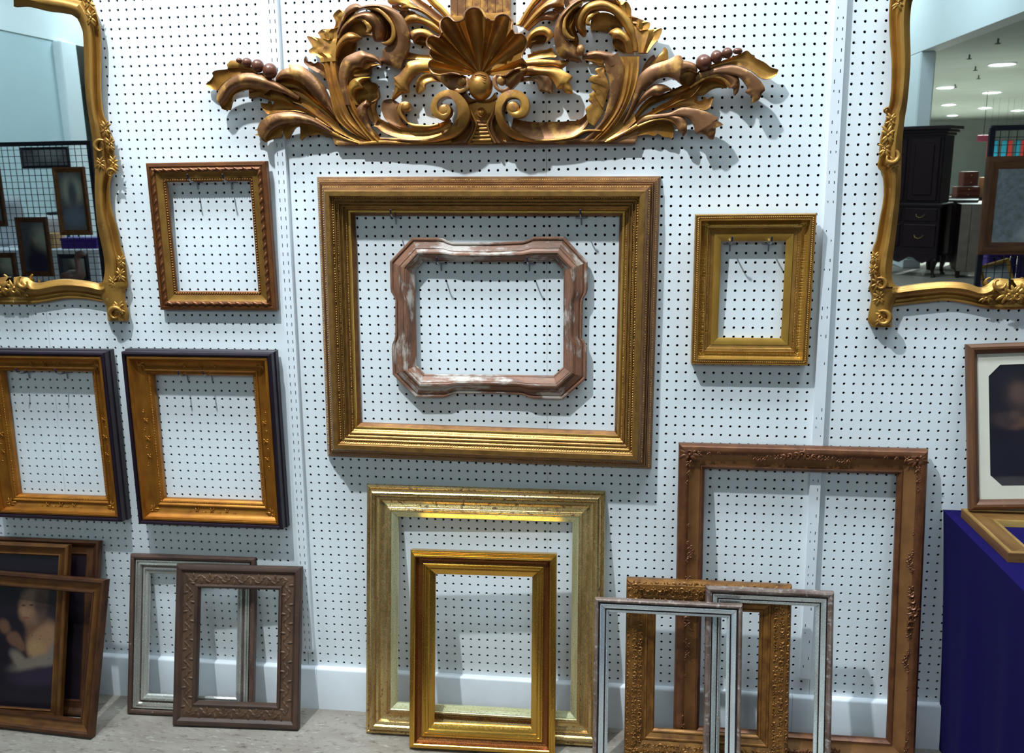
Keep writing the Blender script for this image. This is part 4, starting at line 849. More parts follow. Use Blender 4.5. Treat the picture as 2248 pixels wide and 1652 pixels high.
strip('curled_leaf', 'G', [(1120,1100),(1100,960),(1090,890),(1130,850),(1175,812),(1180,790),(1130,742),(1160,702),(1150,660),(1200,620),(1232,600),(1180,540),(1190,482),(1220,442),(1150,432),(1140,402),(1200,342),(1282,332),(1250,270),(1260,232),(1370,200)], [(1240,1180),(1300,1080),(1370,960),(1390,850),(1420,760),(1450,650),(1480,560),(1460,440),(1420,340),(1405,230)], [1.1,1.3,1.5,1.8,1.7], .25, 1, .12, .7, g, n=60)
strip('leaf_underside', 'G', [(1240,610),(1290,560),(1370,620),(1400,720)], [(1230,660),(1280,740),(1330,820),(1380,880)], 2.0, -.3, 0, 0, .5, dk, tt=-.25)
strip('scroll_band', 'G', [(1180,960),(1110,965),(1050,1030),(950,1082),(850,1085),(700,1100),(500,1102),(330,1110),(80,1090),(-100,1040)], [(1200,1120),(1150,1110),(1050,1230),(900,1320),(700,1370),(400,1390),(200,1385),(100,1370),(-20,1330),(-140,1270)], [1.1,1.2,1.3,1.3,1.3], -.3, 0, 0, 1.1, b_)
strip('base_moulding', 'G', [(1300,1230),(1060,1235),(900,1325),(700,1375),(400,1395),(150,1380),(0,1330)], [(1400,1260),(1120,1270),(920,1365),(700,1410),(400,1432),(120,1420),(-40,1380)], [1.3,1.4,1.4,1.4], .15, 0, 0, 1.0, g)
strip('base_moulding', 'G', [(1450,1400),(1200,1380),(920,1368),(700,1412),(400,1434),(100,1425),(-60,1400)], [(1480,1440),(1200,1440),(900,1435),(700,1450),(400,1470),(100,1475),(-80,1475)], [1.0,1.2,1.2], .12, 0, 0, 1.0, b_)
# right wing
strip('rolled_leaf', 'H', [(-100,1240),(0,1050),(100,750),(160,560),(330,420),(560,340),(640,300),(720,268),(782,300),(790,345),(870,360),(970,400),(1002,480)], [(-60,1280),(90,1010),(200,800),(340,690),(430,620),(560,590),(680,622),(742,662),(760,560),(850,500),(900,505),(940,520),(992,540)], [1.0,1.4,1.8,2.2,2.3,2.0], .4, 1, .06, .7, b_, n=50)
strip('leaf_tip', 'H', [(740,470),(820,430),(900,410),(970,420),(1002,500)], [(735,664),(790,702),(880,702),(950,662),(985,560)], [1.9,1.8,1.5], .25, 0, 0, .6, dk)
strip('rolled_leaf', 'H', [(-40,1200),(60,1060),(180,860),(330,720),(420,690),(520,700),(632,762)], [(0,1210),(85,1080),(200,945),(330,855),(440,852),(492,832),(540,792),(622,772)], [1.0,1.3,1.7,1.9,1.6], .3, 0, 0, .6, b_)
strip('leaf_underside', 'H', [(60,1190),(200,980),(350,860),(480,840),(640,770),(800,700),(900,690)], [(90,1215),(300,1020),(500,920),(700,840),(800,790),(880,750),(920,720)], [.7,.8,.9], -.2, 0, 0, .6, dk)
strip('leaf', 'H', [(200,520),(330,400),(400,300),(480,230),(512,158)], [(330,440),(550,352),(572,260),(560,190),(518,160)], [.8,1.0,1.0], .1, 0, 0, .5, g)
strip('leaf', 'H', [(190,520),(230,400),(300,310),(362,264)], [(230,520),(330,400),(392,322),(372,268)], [.7,.8,.7], -.1, 0, 0, .5, b_)
strip('leaf', 'H', [(-100,1310),(0,1255),(110,1190),(400,1050),(700,850),(880,730),(960,620),(1020,505),(1100,480)], [(-100,1420),(0,1372),(200,1225),(450,1085),(700,960),(900,880),(1000,780),(1100,640),(1150,560)], [.9,1.1,1.2,1.3,1.5], -.3, 2, .1, .9, g)
strip('leaf', 'H', [(960,600),(1020,500),(1200,410),(1360,350),(1520,290),(1640,240),(1720,204),(1782,260),(1812,270),(1840,310),(1900,340),(1980,380),(2070,450),(2172,480),(2150,545)], [(1000,620),(1200,480),(1350,430),(1500,410),(1650,440),(1800,510),(1900,590),(1990,617),(2080,602),(2148,552)], [1.5,1.6,1.6,1.5,1.3], -.2, 0, 0, .5, g, n=50)
strip('rolled_leaf', 'H', [(950,640),(1000,530),(1200,470),(1400,425),(1550,425),(1700,475),(1830,565),(1930,665),(1982,770),(1932,830),(1892,920),(1790,967)], [(960,690),(1080,595),(1200,548),(1350,540),(1500,560),(1600,580),(1680,660),(1732,750),(1702,802),(1790,862),(1786,962)], [1.5,1.8,2.1,2.3,2.2,2.0], .3, 1, .08, .6, b_, n=50)
strip('rolled_leaf', 'H', [(1150,560),(1350,512),(1480,530),(1592,592),(1612,700),(1592,800),(1552,852)], [(1200,600),(1330,570),(1430,620),(1490,700),(1470,748),(1520,740),(1532,842)], [1.8,2.0,2.0,1.8], .25, 0, 0, .6, b_)
strip('leaf_rim', 'H', [(880,735),(1000,635),(1150,575),(1300,562),(1400,600),(1480,660),(1502,712)], [(900,755),(1000,690),(1150,612),(1280,605),(1370,645),(1420,705),(1470,750)], [1.5,1.7,1.9,1.9], .12, 0, 0, .5, g)
strip('leaf_underside', 'H', [(700,950),(880,765),(1000,690),(1150,612),(1280,606),(1390,662),(1432,742)], [(760,935),(900,892),(1000,855),(1100,842),(1200,772),(1300,742),(1420,748)], [.9,1.0,1.0,1.1], -.2, 0, 0, .5, dk, tilt=-.3)
strip('leaf', 'H', [(250,1130),(500,970),(700,920),(900,860),(980,850),(1002,900),(942,940),(1050,932),(1100,870),(1142,912),(1190,880),(1232,888)], [(280,1150),(600,1045),(800,1015),(950,1035),(1100,1065),(1182,1022),(1222,922)], [.9,1.0,1.0,.9], -.12, 0, 0, .45, g, n=44)
strip('rolled_leaf', 'H', [(0,1320),(120,1250),(250,1150),(450,1120),(600,1100),(760,1030),(950,1042),(1100,1082),(1220,1132),(1302,1190),(1272,1212),(1376,1276),(1272,1312),(1262,1400),(1232,1492)], [(40,1330),(150,1265),(300,1212),(500,1172),(680,1162),(800,1162),(890,1200),(950,1300),(980,1402),(1040,1402),(1130,1432),(1172,1482),(1222,1492)], [.9,1.2,1.6,1.9,2.0,1.7], .3, 1, .08, .6, b_, n=50)
strip('rolled_leaf', 'H', [(560,1130),(720,1140),(800,1170),(842,1260),(842,1380),(795,1452)], [(520,1180),(620,1202),(692,1262),(722,1370),(772,1392),(788,1446)], [1.5,1.7,1.8,1.6], .25, 0, 0, .6, b_)
strip('leaf_rim', 'H', [(-60,1400),(0,1370),(150,1280),(330,1210),(480,1180),(600,1190),(702,1242),(730,1330)], [(-60,1440),(0,1405),(160,1315),(330,1238),(480,1212),(600,1232),(680,1282),(715,1350)], [1.0,1.2,1.5,1.6], .12, 0, 0, .6, g)
strip('leaf_underside', 'H', [(-60,1440),(0,1415),(160,1312),(330,1240),(500,1225),(620,1252),(652,1300)], [(-60,1520),(0,1505),(100,1452),(250,1420),(370,1442),(422,1410),(500,1452),(580,1462),(632,1482),(654,1400)], [.8,1.0,1.0], -.15, 0, 0, .45, dk, n=40, tilt=-.2)
for c, rx, ry in (((1090,380),118,122), ((1275,295),88,98), ((1430,240),82,80), ((1582,212),72,48)):
    egg('berry', 'H', c, rx, ry, 1.9, (rx+ry)/2/6.609/20.3, M_berry)
# roots that join the wings to the base
strip('leaf_root', 'C', [(-60,840),(60,950),(230,1080),(450,1250),(700,1380),(935,1468)], [(-60,1060),(60,1120),(220,1215),(430,1335),(650,1440),(790,1478)], [1.15,1.1,1.0,.9], -.15, 0, 0, .9, g)
strip('leaf_root', 'C', [(-60,1080),(40,1130),(250,1270),(500,1395),(760,1478)], [(-60,1170),(20,1210),(230,1330),(450,1420),(690,1492)], [1.1,1.1,1.0,.9], .15, 0, 0, .9, g)
strip('leaf_root', 'C', [(-40,1190),(120,1270),(330,1370),(690,1492)], [(120,1370),(290,1400),(300,1500),(690,1515)], [.8,.8,.8], .05, 0, 0, .8, b_)
strip('leaf_root', 'G', [(1270,1425),(1480,1240),(1680,1040),(1850,820)], [(1400,1428),(1590,1330),(1760,1235),(1920,1090)], [1.0,1.05,1.1,1.2], -.15, 0, 0, .9, g)
strip('leaf_root', 'G', [(1390,1428),(1580,1335),(1760,1240),(1930,1130)], [(1470,1440),(1640,1360),(1800,1275),(1960,1200)], [1.0,1.1,1.1,1.15], .15, 0, 0, .9, g)
strip('leaf_root', 'G', [(1460,1432),(1640,1350),(1800,1270),(1960,1190)], [(1480,1440),(1700,1430),(1905,1430),(1960,1320)], .8, .05, 0, 0, .8, b_)
# ------------------------------------------------------------------ the two gilt mirrors (a pair, each traced on its visible half)
CR.update({'M': (0, 0, 4.348), 'N': (0, 360, 4.348), 'Q': (1880, 0, 4.348), 'T': (1880, 360, 4.13)})
G_mir = gilt('rococo_gold', lin(182, 138, 66), lin(136, 98, 46), lin(206, 180, 130), .58, .36, (.3, .3, .3), (.40, .72), (.66, .76), False, .15, 12, 2.2)
G_mird = gilt('shaded_rococo_gold', lin(150, 106, 46), lin(106, 68, 34), lin(176, 132, 66), .5, .4, (.3, .3, .3), (.38, .7), (.64, .76), False, .15, 12, 2.2)
m, N, L, B = newmat('mirror_glass'); B.inputs['Base Color'].default_value = (.86, .92, .92, 1); B.inputs['Metallic'].default_value = 1; B.inputs['Roughness'].default_value = .012
M_mirror = m
TILT = .022
def tl(z): return max(0, (z-48.0))*TILT
def mstrip(name, parent, left, right, prof, axis, n=40, mat=None, both=True, d0=0.0):
    """moulding between two traced edges; prof = [(share across, height)]; the unseen half is its mirror twin"""
    A_ = crom(left, n); B_ = crom(right, n); K = len(prof)
    for sg in ((1, -1) if both else (1,)):
        vs = []
        for q in range(n+1):
            for s, h in prof:
                p = A_[q].lerp(B_[q], s); v = at(p.x, p.y, h); v = at(p.x, p.y, h + tl(v.z) + d0)
                vs.append((v.x if sg > 0 else 2*axis-v.x, v.y, v.z))
        fs = [(q*K+i, q*K+i+1, (q+1)*K+i+1, (q+1)*K+i) for q in range(n) for i in range(K-1)]
        obj(name, MB().add(vs, fs), mat or G_mir, parent, 40)
def MX(k, P): return [cpx(k, p) for p in P]
SIDE = [(0, .02), (0, .5), (.06, .62), (.14, .6), (.2, .44), (.32, .36), (.40, .5), (.46, .86), (.58, 1.12), (.70, 1.18), (.82, 1.02), (.9, .72), (.95, .6), (1, .5), (1, .1)]
def mirror(label, axis, side_o, side_i, bot_o, bot_i, top_o, top_i, foot_l, foot_r, clumps, scrolls, zt):
    t = thing('gilt_mirror', label, 'mirror')
    mstrip('side_moulding', t, side_o, side_i, SIDE, axis, 60)
    mstrip('bottom_moulding', t, bot_o, bot_i, SIDE, axis, 40)
    mstrip('top_moulding', t, top_o, top_i, SIDE, axis, 30)
    mstrip('corner_foot', t, foot_l, foot_r, [(0, .02), (0, .6), (.12, .9), (.35, 1.05), (.6, 1.1), (.85, .95), (1, .6), (1, .02)], axis, 24, None, True, .12)
    A = (Vector((1,0,0)), Vector((0,0,1)), Vector((0,-1,0))); AV = (Vector((0,0,1)), Vector((1,0,0)), Vector((0,-1,0)))
    for j, (p, size, dep) in enumerate(clumps):
        c = at(p[0], p[1], dep); c = at(p[0], p[1], dep+tl(c.z))
        for sg in (1, -1):
            c2 = Vector((c.x if sg > 0 else 2*axis-c.x, c.y, c.z)); mb = MB(); ornament(mb, c2, A if abs(c2.x-axis) < 9 else AV, size*.82, 700+j, 12); obj('carved_spray', mb, G_mir, t, 60)
    for j, (p, r, dep, st, turn) in enumerate(scrolls):
        c = at(p[0], p[1], dep); c = at(p[0], p[1], dep+tl(c.z))
        for sg in (1, -1):
            c2 = Vector((c.x if sg > 0 else 2*axis-c.x, c.y, c.z)); mb = MB()
            cscroll(mb, c2, (A[0]*sg, A[1], A[2]), r, r*.26, turn, st, 16, 8, .1); obj('scroll', mb, G_mir, t, 70)
    # silvered glass behind the moulding, leaning a little out from the wall at the top
    hw = abs(at(*side_i[len(side_i)//2], .5).x-axis)+.9; zb = at(*bot_i[len(bot_i)//2], .5).z-1.2
    g0 = .22+tl(zb); g1 = .22+tl(zt)
    vs = [(axis-hw, -g0, zb), (axis+hw, -g0, zb), (axis+hw, -g1, zt), (axis-hw, -g1, zt), (axis-hw, -.04, zb), (axis+hw, -.04, zb), (axis+hw, -g1+.15, zt), (axis-hw, -g1+.15, zt)]
    obj('mirror_glass', MB().add(vs, [(0,1,2,3), (0,4,5,1), (1,5,6,2), (2,6,7,3), (3,7,4,0)]), M_mirror, t, 0)
    return t
AXL = -37.57; AXR = 74.11
mirror('gilt mirror with wavy frame at the left edge, above the black-edged frames', AXL,
  MX('M', [(850,-60),(872,0),(905,60),(940,180),(962,300),(966,400),(968,560),(966,760),(968,900),(988,1080),(1030,1180),(1060,1290),(1085,1330),(1092,1480),(1122,1600)]) + MX('N', [(1110,60),(1062,140),(1052,270),(1068,430),(1118,600),(1160,800),(1190,880),(1208,1000),(1222,1150)]),
  MX('M', [(690,110),(740,180),(775,260),(792,330),(800,500),(806,700),(812,850),(835,1050),(860,1200),(880,1350),(892,1500),(900,1600)]) + MX('N', [(905,60),(905,300),(925,560),(950,690),(975,800),(995,930),(1000,1020),(985,1110),(965,1150)]),
  MX('N', [(1010,1340),(980,1320),(900,1305),(800,1290),(640,1285),(480,1310),(300,1335),(130,1340)]),
  MX('N', [(990,1120),(950,1150),(850,1125),(700,1105),(590,1100),(480,1110),(370,1135),(290,1130),(230,1085),(130,1080)]),
  MX('M', [(880,10),(840,-40),(700,-90),(500,-130),(260,-150),(130,-150)]), MX('M', [(740,180),(690,145),(640,130),(560,116),(430,100),(260,60),(130,62)]),
  MX('N', [(950,1130),(950,1230),(980,1310),(1015,1380),(1028,1495)]), MX('N', [(1222,1120),(1222,1170),(1196,1215),(1205,1330),(1232,1430),(1226,1497)]),
  [(cpx('M', (1010,1230)), 1.0, 1.0), (cpx('M', (1050,1380)), .9, 1.0), (cpx('M', (1085,1560)), .9, .9), (cpx('M', (960,1560)), .8, 1.2), (cpx('M', (870,170)), .9, 1.1), (cpx('M', (850,20)), 1.0, 1.1),
   (cpx('N', (1160,930)), .8, .9), (cpx('N', (1150,1060)), .9, 1.0), (cpx('N', (1080,1130)), .8, 1.1), (cpx('N', (1130,1380)), 1.1, 1.15), (cpx('N', (140,1180)), 1.3, 1.3), (cpx('N', (220,1240)), .7, 1.0)],
  [(cpx('N', (1100,1430)), .9, 1.35, 0, 5.2), (cpx('M', (960,1400)), .8, 1.3, 1, 4.5), (cpx('N', (1060,90)), .6, 1.2, 0, 4.5), (cpx('N', (230,1130)), .8, 1.3, 2, 4.6)], 88)
mirror('gilt mirror with wavy frame at the right edge, above the blue table', AXR,
  MX('Q', [(330,-60),(320,0),(310,150),(320,400),(335,600),(330,850),(310,1010),(270,1060),(285,1110),(245,1250),(222,1350),(215,1500),(200,1570)]) + MX('T', [(200,40),(238,100),(245,300),(210,500),(180,680),(150,760),(128,900),(130,1050),(110,1130)]),
  MX('Q', [(560,-60),(535,0),(515,150),(512,300),(517,600),(490,950),(460,1150),(440,1350),(430,1600)]) + MX('T', [(408,30),(400,250),(375,500),(345,750),(322,950),(322,1020),(340,1080),(370,1108)]),
  MX('T', [(300,1320),(335,1290),(450,1275),(640,1255),(820,1240),(1000,1265),(1150,1300),(1280,1315),(1380,1318)]),
  MX('T', [(335,1075),(385,1112),(480,1100),(640,1080),(830,1068),(1000,1080),(1130,1120),(1200,1100),(1280,1040),(1380,1045)]),
  MX('Q', [(320,30),(345,-60),(500,-130),(700,-160),(900,-180),(1450,-190)]), MX('Q', [(515,100),(540,0),(600,-60),(760,-90),(900,-110),(1450,-110)]),
  MX('T', [(105,1120),(135,1180),(132,1250),(110,1350),(105,1430),(142,1478)]), MX('T', [(385,1130),(375,1200),(335,1285),(320,1380),(326,1476)]),
  [(cpx('Q', (330,1150)), .8, 1.0), (cpx('Q', (300,1290)), 1.0, 1.1), (cpx('Q', (270,1420)), .9, 1.0), (cpx('Q', (360,1560)), .8, 1.2), (cpx('Q', (400,20)), .9, 1.1),
   (cpx('T', (165,850)), .7, .9), (cpx('T', (155,960)), .7, .9), (cpx('T', (190,1080)), .9, 1.1), (cpx('T', (210,1210)), .9, 1.15), (cpx('T', (230,1390)), 1.0, 1.15), (cpx('T', (1380,1180)), 1.3, 1.3), (cpx('T', (1180,1210)), .8, 1.0)],
  [(cpx('T', (240,1400)), .85, 1.35, 2, -5.2), (cpx('Q', (330,1500)), .8, 1.3, 1, -4.5), (cpx('T', (215,1090)), .7, 1.2, 2, -4.5), (cpx('T', (1290,1080)), .7, 1.3, 0, -4.6), (cpx('Q', (285,1060)), .35, .8, 0, 5)], 88)
# ------------------------------------------------------------------ paintings as flat print: soft blobs on canvas
def painting(name, bg, blobs, rough=.35, mottle=.5):
    """blobs = [(x, z, rx, rz, turn, colour, softness)] in inches on the canvas (UV)"""
    m, N, L, B = newmat(name)
    t = N.new('ShaderNodeTexCoord'); base = t.outputs['UV']
    n = noise(N, L, base, .45, 6, .65); n2 = noise(N, L, base, 3.0, 5, .6)
    c = mixc(N, L, ramp(N, L, n, .35, .7), bg, tuple(q*(1-mottle) for q in bg[:3])+(1,))
    wp = N.new('ShaderNodeVectorMath'); wp.operation = 'MULTIPLY_ADD'
    nc = N.new('ShaderNodeTexNoise'); nc.inputs['Scale'].default_value = .8; nc.inputs['Detail'].default_value = 3; L.new(base, nc.inputs['Vector'])
    L.new(nc.outputs['Color'], wp.inputs[0]); wp.inputs[1].default_value = (.5, .5, 0); L.new(base, wp.inputs[2])
    for (x, z, rx, rz, tn, col, sf) in blobs:
        mp = N.new('ShaderNodeMapping'); mp.vector_type = 'TEXTURE'
        mp.inputs['Location'].default_value = (x+.25, z+.25, 0); mp.inputs['Rotation'].default_value = (0, 0, tn); mp.inputs['Scale'].default_value = (rx, rz, 1)
        L.new(wp.outputs[0], mp.inputs['Vector'])
        sp = N.new('ShaderNodeSeparateXYZ'); L.new(mp.outputs[0], sp.inputs[0])
        cb = N.new('ShaderNodeCombineXYZ'); L.new(sp.outputs[0], cb.inputs[0]); L.new(sp.outputs[1], cb.inputs[1])
        ln = N.new('ShaderNodeVectorMath'); ln.operation = 'LENGTH'; L.new(cb.outputs[0], ln.inputs[0])
        f = N.new('ShaderNodeMapRange'); f.interpolation_type = 'SMOOTHSTEP'; f.inputs['From Min'].default_value = 1+sf; f.inputs['From Max'].default_value = 1-sf; L.new(ln.outputs['Value'], f.inputs['Value'])
        c = mixc(N, L, f.outputs['Result'], c, col)
    c = mixc(N, L, ramp(N, L, n2, .58, .8), c, tuple(q*.6 for q in bg[:3])+(1,))
    L.new(c, B.inputs['Base Color']); B.inputs['Roughness'].default_value = rough
    return m
def canvas(parent, name, mat, x0, x1, z0, z1, h, poly=None):
    P = poly or [(x0, z0), (x1, z0), (x1, z1), (x0, z1)]; n = len(P)
    vs = [(x, -h, z) for x, z in P] + [(x, -h+.18, z) for x, z in P]
    return obj(name, MB().add(vs, [tuple(range(n)), tuple(range(n, 2*n))[::-1]] + [(i, n+i, n+(i+1) % n, (i+1) % n) for i in range(n)], [(x, z) for x, z in P]*2), mat, parent, 0)
def on_plane(o, px, py, h):
    """where the photograph's pixel falls on a leaning frame's face, in the frame's own inches"""
    Mw = Matrix.Translation(Vector(o.location)) @ o.rotation_euler.to_matrix().to_4x4(); Mi = Mw.inverted()
    a = Mi @ (Vector(CAM)*IN); b = Mi @ (at(px, py, 0)*IN); d = b-a
    t = (-h*IN-a.y)/d.y; p = a+d*t; return (p.x/IN, p.z/IN)
G_st = gilt('dark_brown_gilt', lin(92, 56, 30), lin(60, 34, 22), lin(44, 24, 18), .45, .4, (.4, .9), (.38, .68), (.6, .75))
G_st2 = gilt('brown_gold_fillet', lin(116, 76, 36), lin(80, 48, 26), lin(54, 30, 20), .5, .36, (.4, .9), (.4, .7), (.62, .76))
# rear of the stack
t = leaned('dark_picture_frame', 'rearmost dark frame of the three leaning at the lower left corner', -47.2, 5.5, 0, .24)
rails(t, 17.9, 21.4, [(0, 0), (0, .6), (.08, .72), (.3, .76), (.5, .68), (.6, .6)], G_st)
rails(t, 17.9, 21.4, [(.6, .6), (.9, .4), (1.5, .35), (1.7, .42), (1.9, .3), (1.9, 0)], G_st, ('dark_cove',)*4)
canvas(t, 'dark_panel', painting('dark_canvas', lin(30, 20, 28), [(8, 10, 4, 6, 0, lin(46, 32, 34), .6)]), 1.8, 16.1, 1.8, 19.6, .28)
# middle: portrait
t = leaned('framed_portrait', 'framed dark portrait seen through the front frame of the lower left stack', -48.3, 7.3, 0, .25, cat='painting')
W_, H_ = 15.97, 21.41
rails(t, W_, H_, [(0, 0), (0, .7), (.08, .82), (.34, .86), (.42, .74), (.5, .7)], G_st2)
rails(t, W_, H_, [(.5, .7), (.8, .52), (1.2, .48), (1.34, .54), (1.45, .4)], G_st2, ('cove',)*4)
rails(t, W_, H_, [(1.45, .4), (1.5, .3), (1.5, .05)], G_st, ('sight_edge',)*4)
op = lambda x, y: on_plane(t, x/3.358, 1160+y/3.358, .3)
sk, sk2, wh = lin(126, 92, 66), lin(92, 62, 46), lin(104, 92, 80)
def bl(x, y, rx, ry, tn, col, sf): p = op(x, y); k = 3.358*16.6; return (p[0], p[1], rx/k, ry/k, tn, col, sf)
PM = painting('portrait_canvas', lin(26, 16, 26), [
    bl(420, 700, 120, 240, .2, lin(36, 26, 34), .6), bl(330, 830, 130, 140, .3, sk, .35), bl(235, 690, 55, 70, -.3, sk2, .4), bl(230, 580, 90, 115, .15, lin(104, 76, 60), .35),
    bl(250, 505, 90, 60, .3, lin(118, 92, 76), .5), bl(300, 560, 45, 120, .1, lin(70, 50, 42), .6), bl(190, 600, 50, 60, 0, sk, .6), bl(172, 566, 16, 7, .1, lin(58, 38, 34), .6), bl(228, 562, 16, 7, .1, lin(58, 38, 34), .6), bl(196, 610, 12, 26, .1, lin(122, 92, 70), .7), bl(190, 655, 26, 8, .1, lin(110, 58, 50), .6),
    bl(260, 890, 70, 60, -.5, lin(136, 104, 72), .5), bl(100, 810, 55, 45, -.5, sk2, .4), bl(140, 850, 50, 30, -.9, sk2, .4), bl(30, 720, 40, 50, .4, sk2, .4),
    bl(280, 985, 190, 45, .25, wh, .5), bl(130, 960, 70, 40, -.8, wh, .6), bl(400, 900, 40, 130, -.5, lin(104, 92, 84), .6), bl(290, 1090, 210, 60, .15, lin(40, 28, 44), .5)], .3)
canvas(t, 'canvas', PM, 1.4, W_-1.4, 1.4, H_-1.4, .22)
# front, empty
t = leaned('brown_gold_frame', 'foremost empty brown-gold frame of the stack at the lower left corner', -44.55, 8.5, .065, .296)
W_, H_ = 18.0, 18.3
rails(t, W_, H_, [(0, 0), (0, .85), (.1, .98), (.4, 1.0), (.52, .88), (.6, .84)], G_st)
rails(t, W_, H_, [(.6, .84), (.8, .66), (1.2, .56), (1.5, .6)], G_st2, ('cove',)*4)
rails(t, W_, H_, [(1.5, .6), (1.56, .7), (1.7, .7), (1.76, .5), (1.85, .2), (1.85, 0)], G_st, ('sight_edge',)*4)

# ------------------------------------------------------------------ blue table, picture and loose frame at the right
m, N, L, B = newmat('navy_felt')
v = coords(N, L, 'Object', (60, 60, 60)); n1 = noise(N, L, v, 3, 4, .6)
L.new(mixc(N, L, ramp(N, L, n1, .3, .7), lin(10, 3, 58), lin(16, 6, 78)), B.inputs['Base Color']); B.inputs['Roughness'].default_value = .95; B.inputs['Specular IOR Level'].default_value = .15
B.inputs['Sheen Weight'].default_value = .0
M_felt = m
def drape():
    mb = MB(); vs = []; fs = []; nx, nz = 60, 16; X0, X1, Y1, Zt_ = 69.4, 130.0, -30.0, 28.3
    path = [(X0+.05, -.35)] + [(X0, -.35-29.6*k/24) for k in range(1, 25)] + [(X0+ (X1-X0)*k/30, Y1) for k in range(1, 31)]
    n = len(path); L0 = [0]
    for k in range(1, n): L0.append(L0[-1]+math.hypot(path[k][0]-path[k-1][0], path[k][1]-path[k-1][1]))
    for j in range(nz+1):
        f = j/nz; z = Zt_*(1-f) + .05*f
        for k, (x, y) in enumerate(path):
            left = k < 25; wv = .55*f*math.sin(L0[k]*.55+.6)+.25*f*math.sin(L0[k]*1.3)
            inw = 2.4*f*(1-.4*f)*(1.0 if left else -.3)
            fl = 1.0 if k > 3 else k/4
            x2 = x + (inw + wv*fl if left else 0); y2 = y + (0 if left else wv - .8*f)
            if left and k > 20: x2 += (k-20)*.0
            vs.append((x2, min(y2, -.3), z))
    for j in range(nz):
        for k in range(n-1): a = j*n+k; fs.append((a, a+1, a+n+1, a+n))
    mb.add(vs, fs)
    return mb
tb = thing('draped_table', 'table under a dark blue floor-length cloth at the right edge', 'table', (0, 0, 0))
obj('tabletop', MB().rbox((69.7, -29.8, 27.3), (129, -.3, 28.2), .1), M_berry, tb, 30)
cl = tag(obj('tablecloth', drape(), M_felt, None, 60), 'dark blue cloth hanging to the floor over the right-hand table', 'tablecloth')
obj('cloth_top', MB().rbox((69.4, -30.0, 28.21), (130, -.3, 28.34), .05), M_felt, cl, 30)
for x, y in ((76, -3), (76, -26), (126, -3), (126, -26)): obj('leg', MB().tube([(x, y, 0), (x, y, 27.4)], .8, 8), M_dark, tb)
G_flat = gilt('brown_gold_wood', lin(150, 112, 62), lin(112, 76, 44), lin(92, 56, 36), .4, .42, (.1, .7), (.38, .7), (.6, .78))
G_flate = gilt('gold_edge_line', lin(206, 174, 104), lin(170, 132, 74), lin(130, 90, 56), .6, .36, (.2, .8), (.4, .7), (.66, .8))
t = thing('loose_frame', 'brown and gold frame lying flat on the blue cloth, under the matted picture', 'picture frame', (70.5, -15.15, 28.36), (math.radians(-90), 0, 0))
W_, H_ = 18.0, 12.5
rails(t, W_, H_, [(0, 0), (0, .9), (.06, .96), (.12, .9)], G_flat)
rails(t, W_, H_, [(.12, .9), (.16, .98), (.36, .98), (.42, .86), (.5, .86)], G_flate, ('gold_edge',)*4)
rails(t, W_, H_, [(.5, .86), (.9, .8), (1.8, .68), (2.3, .6)], G_flat, ('flat_panel',)*4)
rails(t, W_, H_, [(2.3, .6), (2.34, .66), (2.6, .62), (2.66, .4), (2.7, 0)], G_flate, ('sight_edge',)*4)
# matted picture standing on its back rail
t = thing('matted_picture', 'dark picture in a cream eight-sided mount and brown frame, standing on the blue table', 'picture', (70.98, -3.0, 29.36))
t.rotation_euler = (Matrix.Rotation(-.14, 4, 'X') @ Matrix.Rotation(-.048, 4, 'Y')).to_euler()
W_, H_ = 22.0, 17.35
G_pic = gilt('walnut_gilt', lin(116, 78, 50), lin(80, 50, 38), lin(134, 98, 58), .25, .4, (.1, .8), (.4, .7), (.62, .76))
rails(t, W_, H_, [(0, 0), (0, .5), (.1, .75), (.35, .9), (.6, .88), (.85, .7), (.95, .5), (1.05, .42), (1.1, .3), (1.12, 0)], G_pic)
M_mount = plain('cream_mount', lin(214, 206, 190), .8, 0, .04, 3, .2)
a, b, c, d, e = 1.0, W_-1.0, 1.0, H_-1.0, 1.15
x0, x1, z0, z1 = 2.2, W_-2.2, 2.45, H_-2.25
inner = [(x0+e, z0), (x1-e, z0), (x1, z0+e), (x1, z1-e), (x1-e, z1), (x0+e, z1), (x0, z1-e), (x0, z0+e)]
outer = [(x0+e, c), (x1-e, c), (b, z0+e), (b, z1-e), (x1-e, d), (x0+e, d), (a, z1-e), (a, z0+e)]
vs = [(x, -.34, z) for x, z in outer] + [(x, -.34, z) for x, z in inner] + [(x, -.26, z) for x, z in inner] + [(a, -.34, c), (b, -.34, c), (b, -.34, d), (a, -.34, d)]
fs = [(i, 8+i, 8+(i+1) % 8, (i+1) % 8) for i in range(8)] + [(8+i, 16+i, 16+(i+1) % 8, 8+(i+1) % 8) for i in range(8)] + [(7, 24, 0), (1, 25, 2), (3, 26, 4), (5, 27, 6)]
obj('mount', MB().add(vs, fs), M_mount, t, 0)
op2 = lambda x, y: on_plane(t, 2000+x/3.304, 740+y/3.304, .25)
def bl2(x, y, rx, ry, tn, col, sf): p = op2(x, y); k = 3.304*20; return (p[0], p[1], rx/k, ry/k, tn, col, sf)
PM = painting('dark_print', lin(24, 18, 34), [bl2(800, 430, 90, 110, .4, lin(62, 46, 44), .7), bl2(780, 400, 50, 60, .3, lin(84, 62, 56), .7), bl2(790, 620, 70, 40, .3, lin(96, 66, 50), .6), bl2(690, 600, 90, 50, -.2, lin(54, 40, 42), .7),
    bl2(760, 560, 40, 30, .3, lin(72, 54, 50), .7), bl2(690, 880, 110, 120, .3, lin(20, 20, 36), .6), bl2(750, 1065, 220, 55, 0, lin(58, 54, 58), .3)], .35)
canvas(t, 'print', PM, 1.2, W_-1.2, 1.2, H_-1.2, .24)
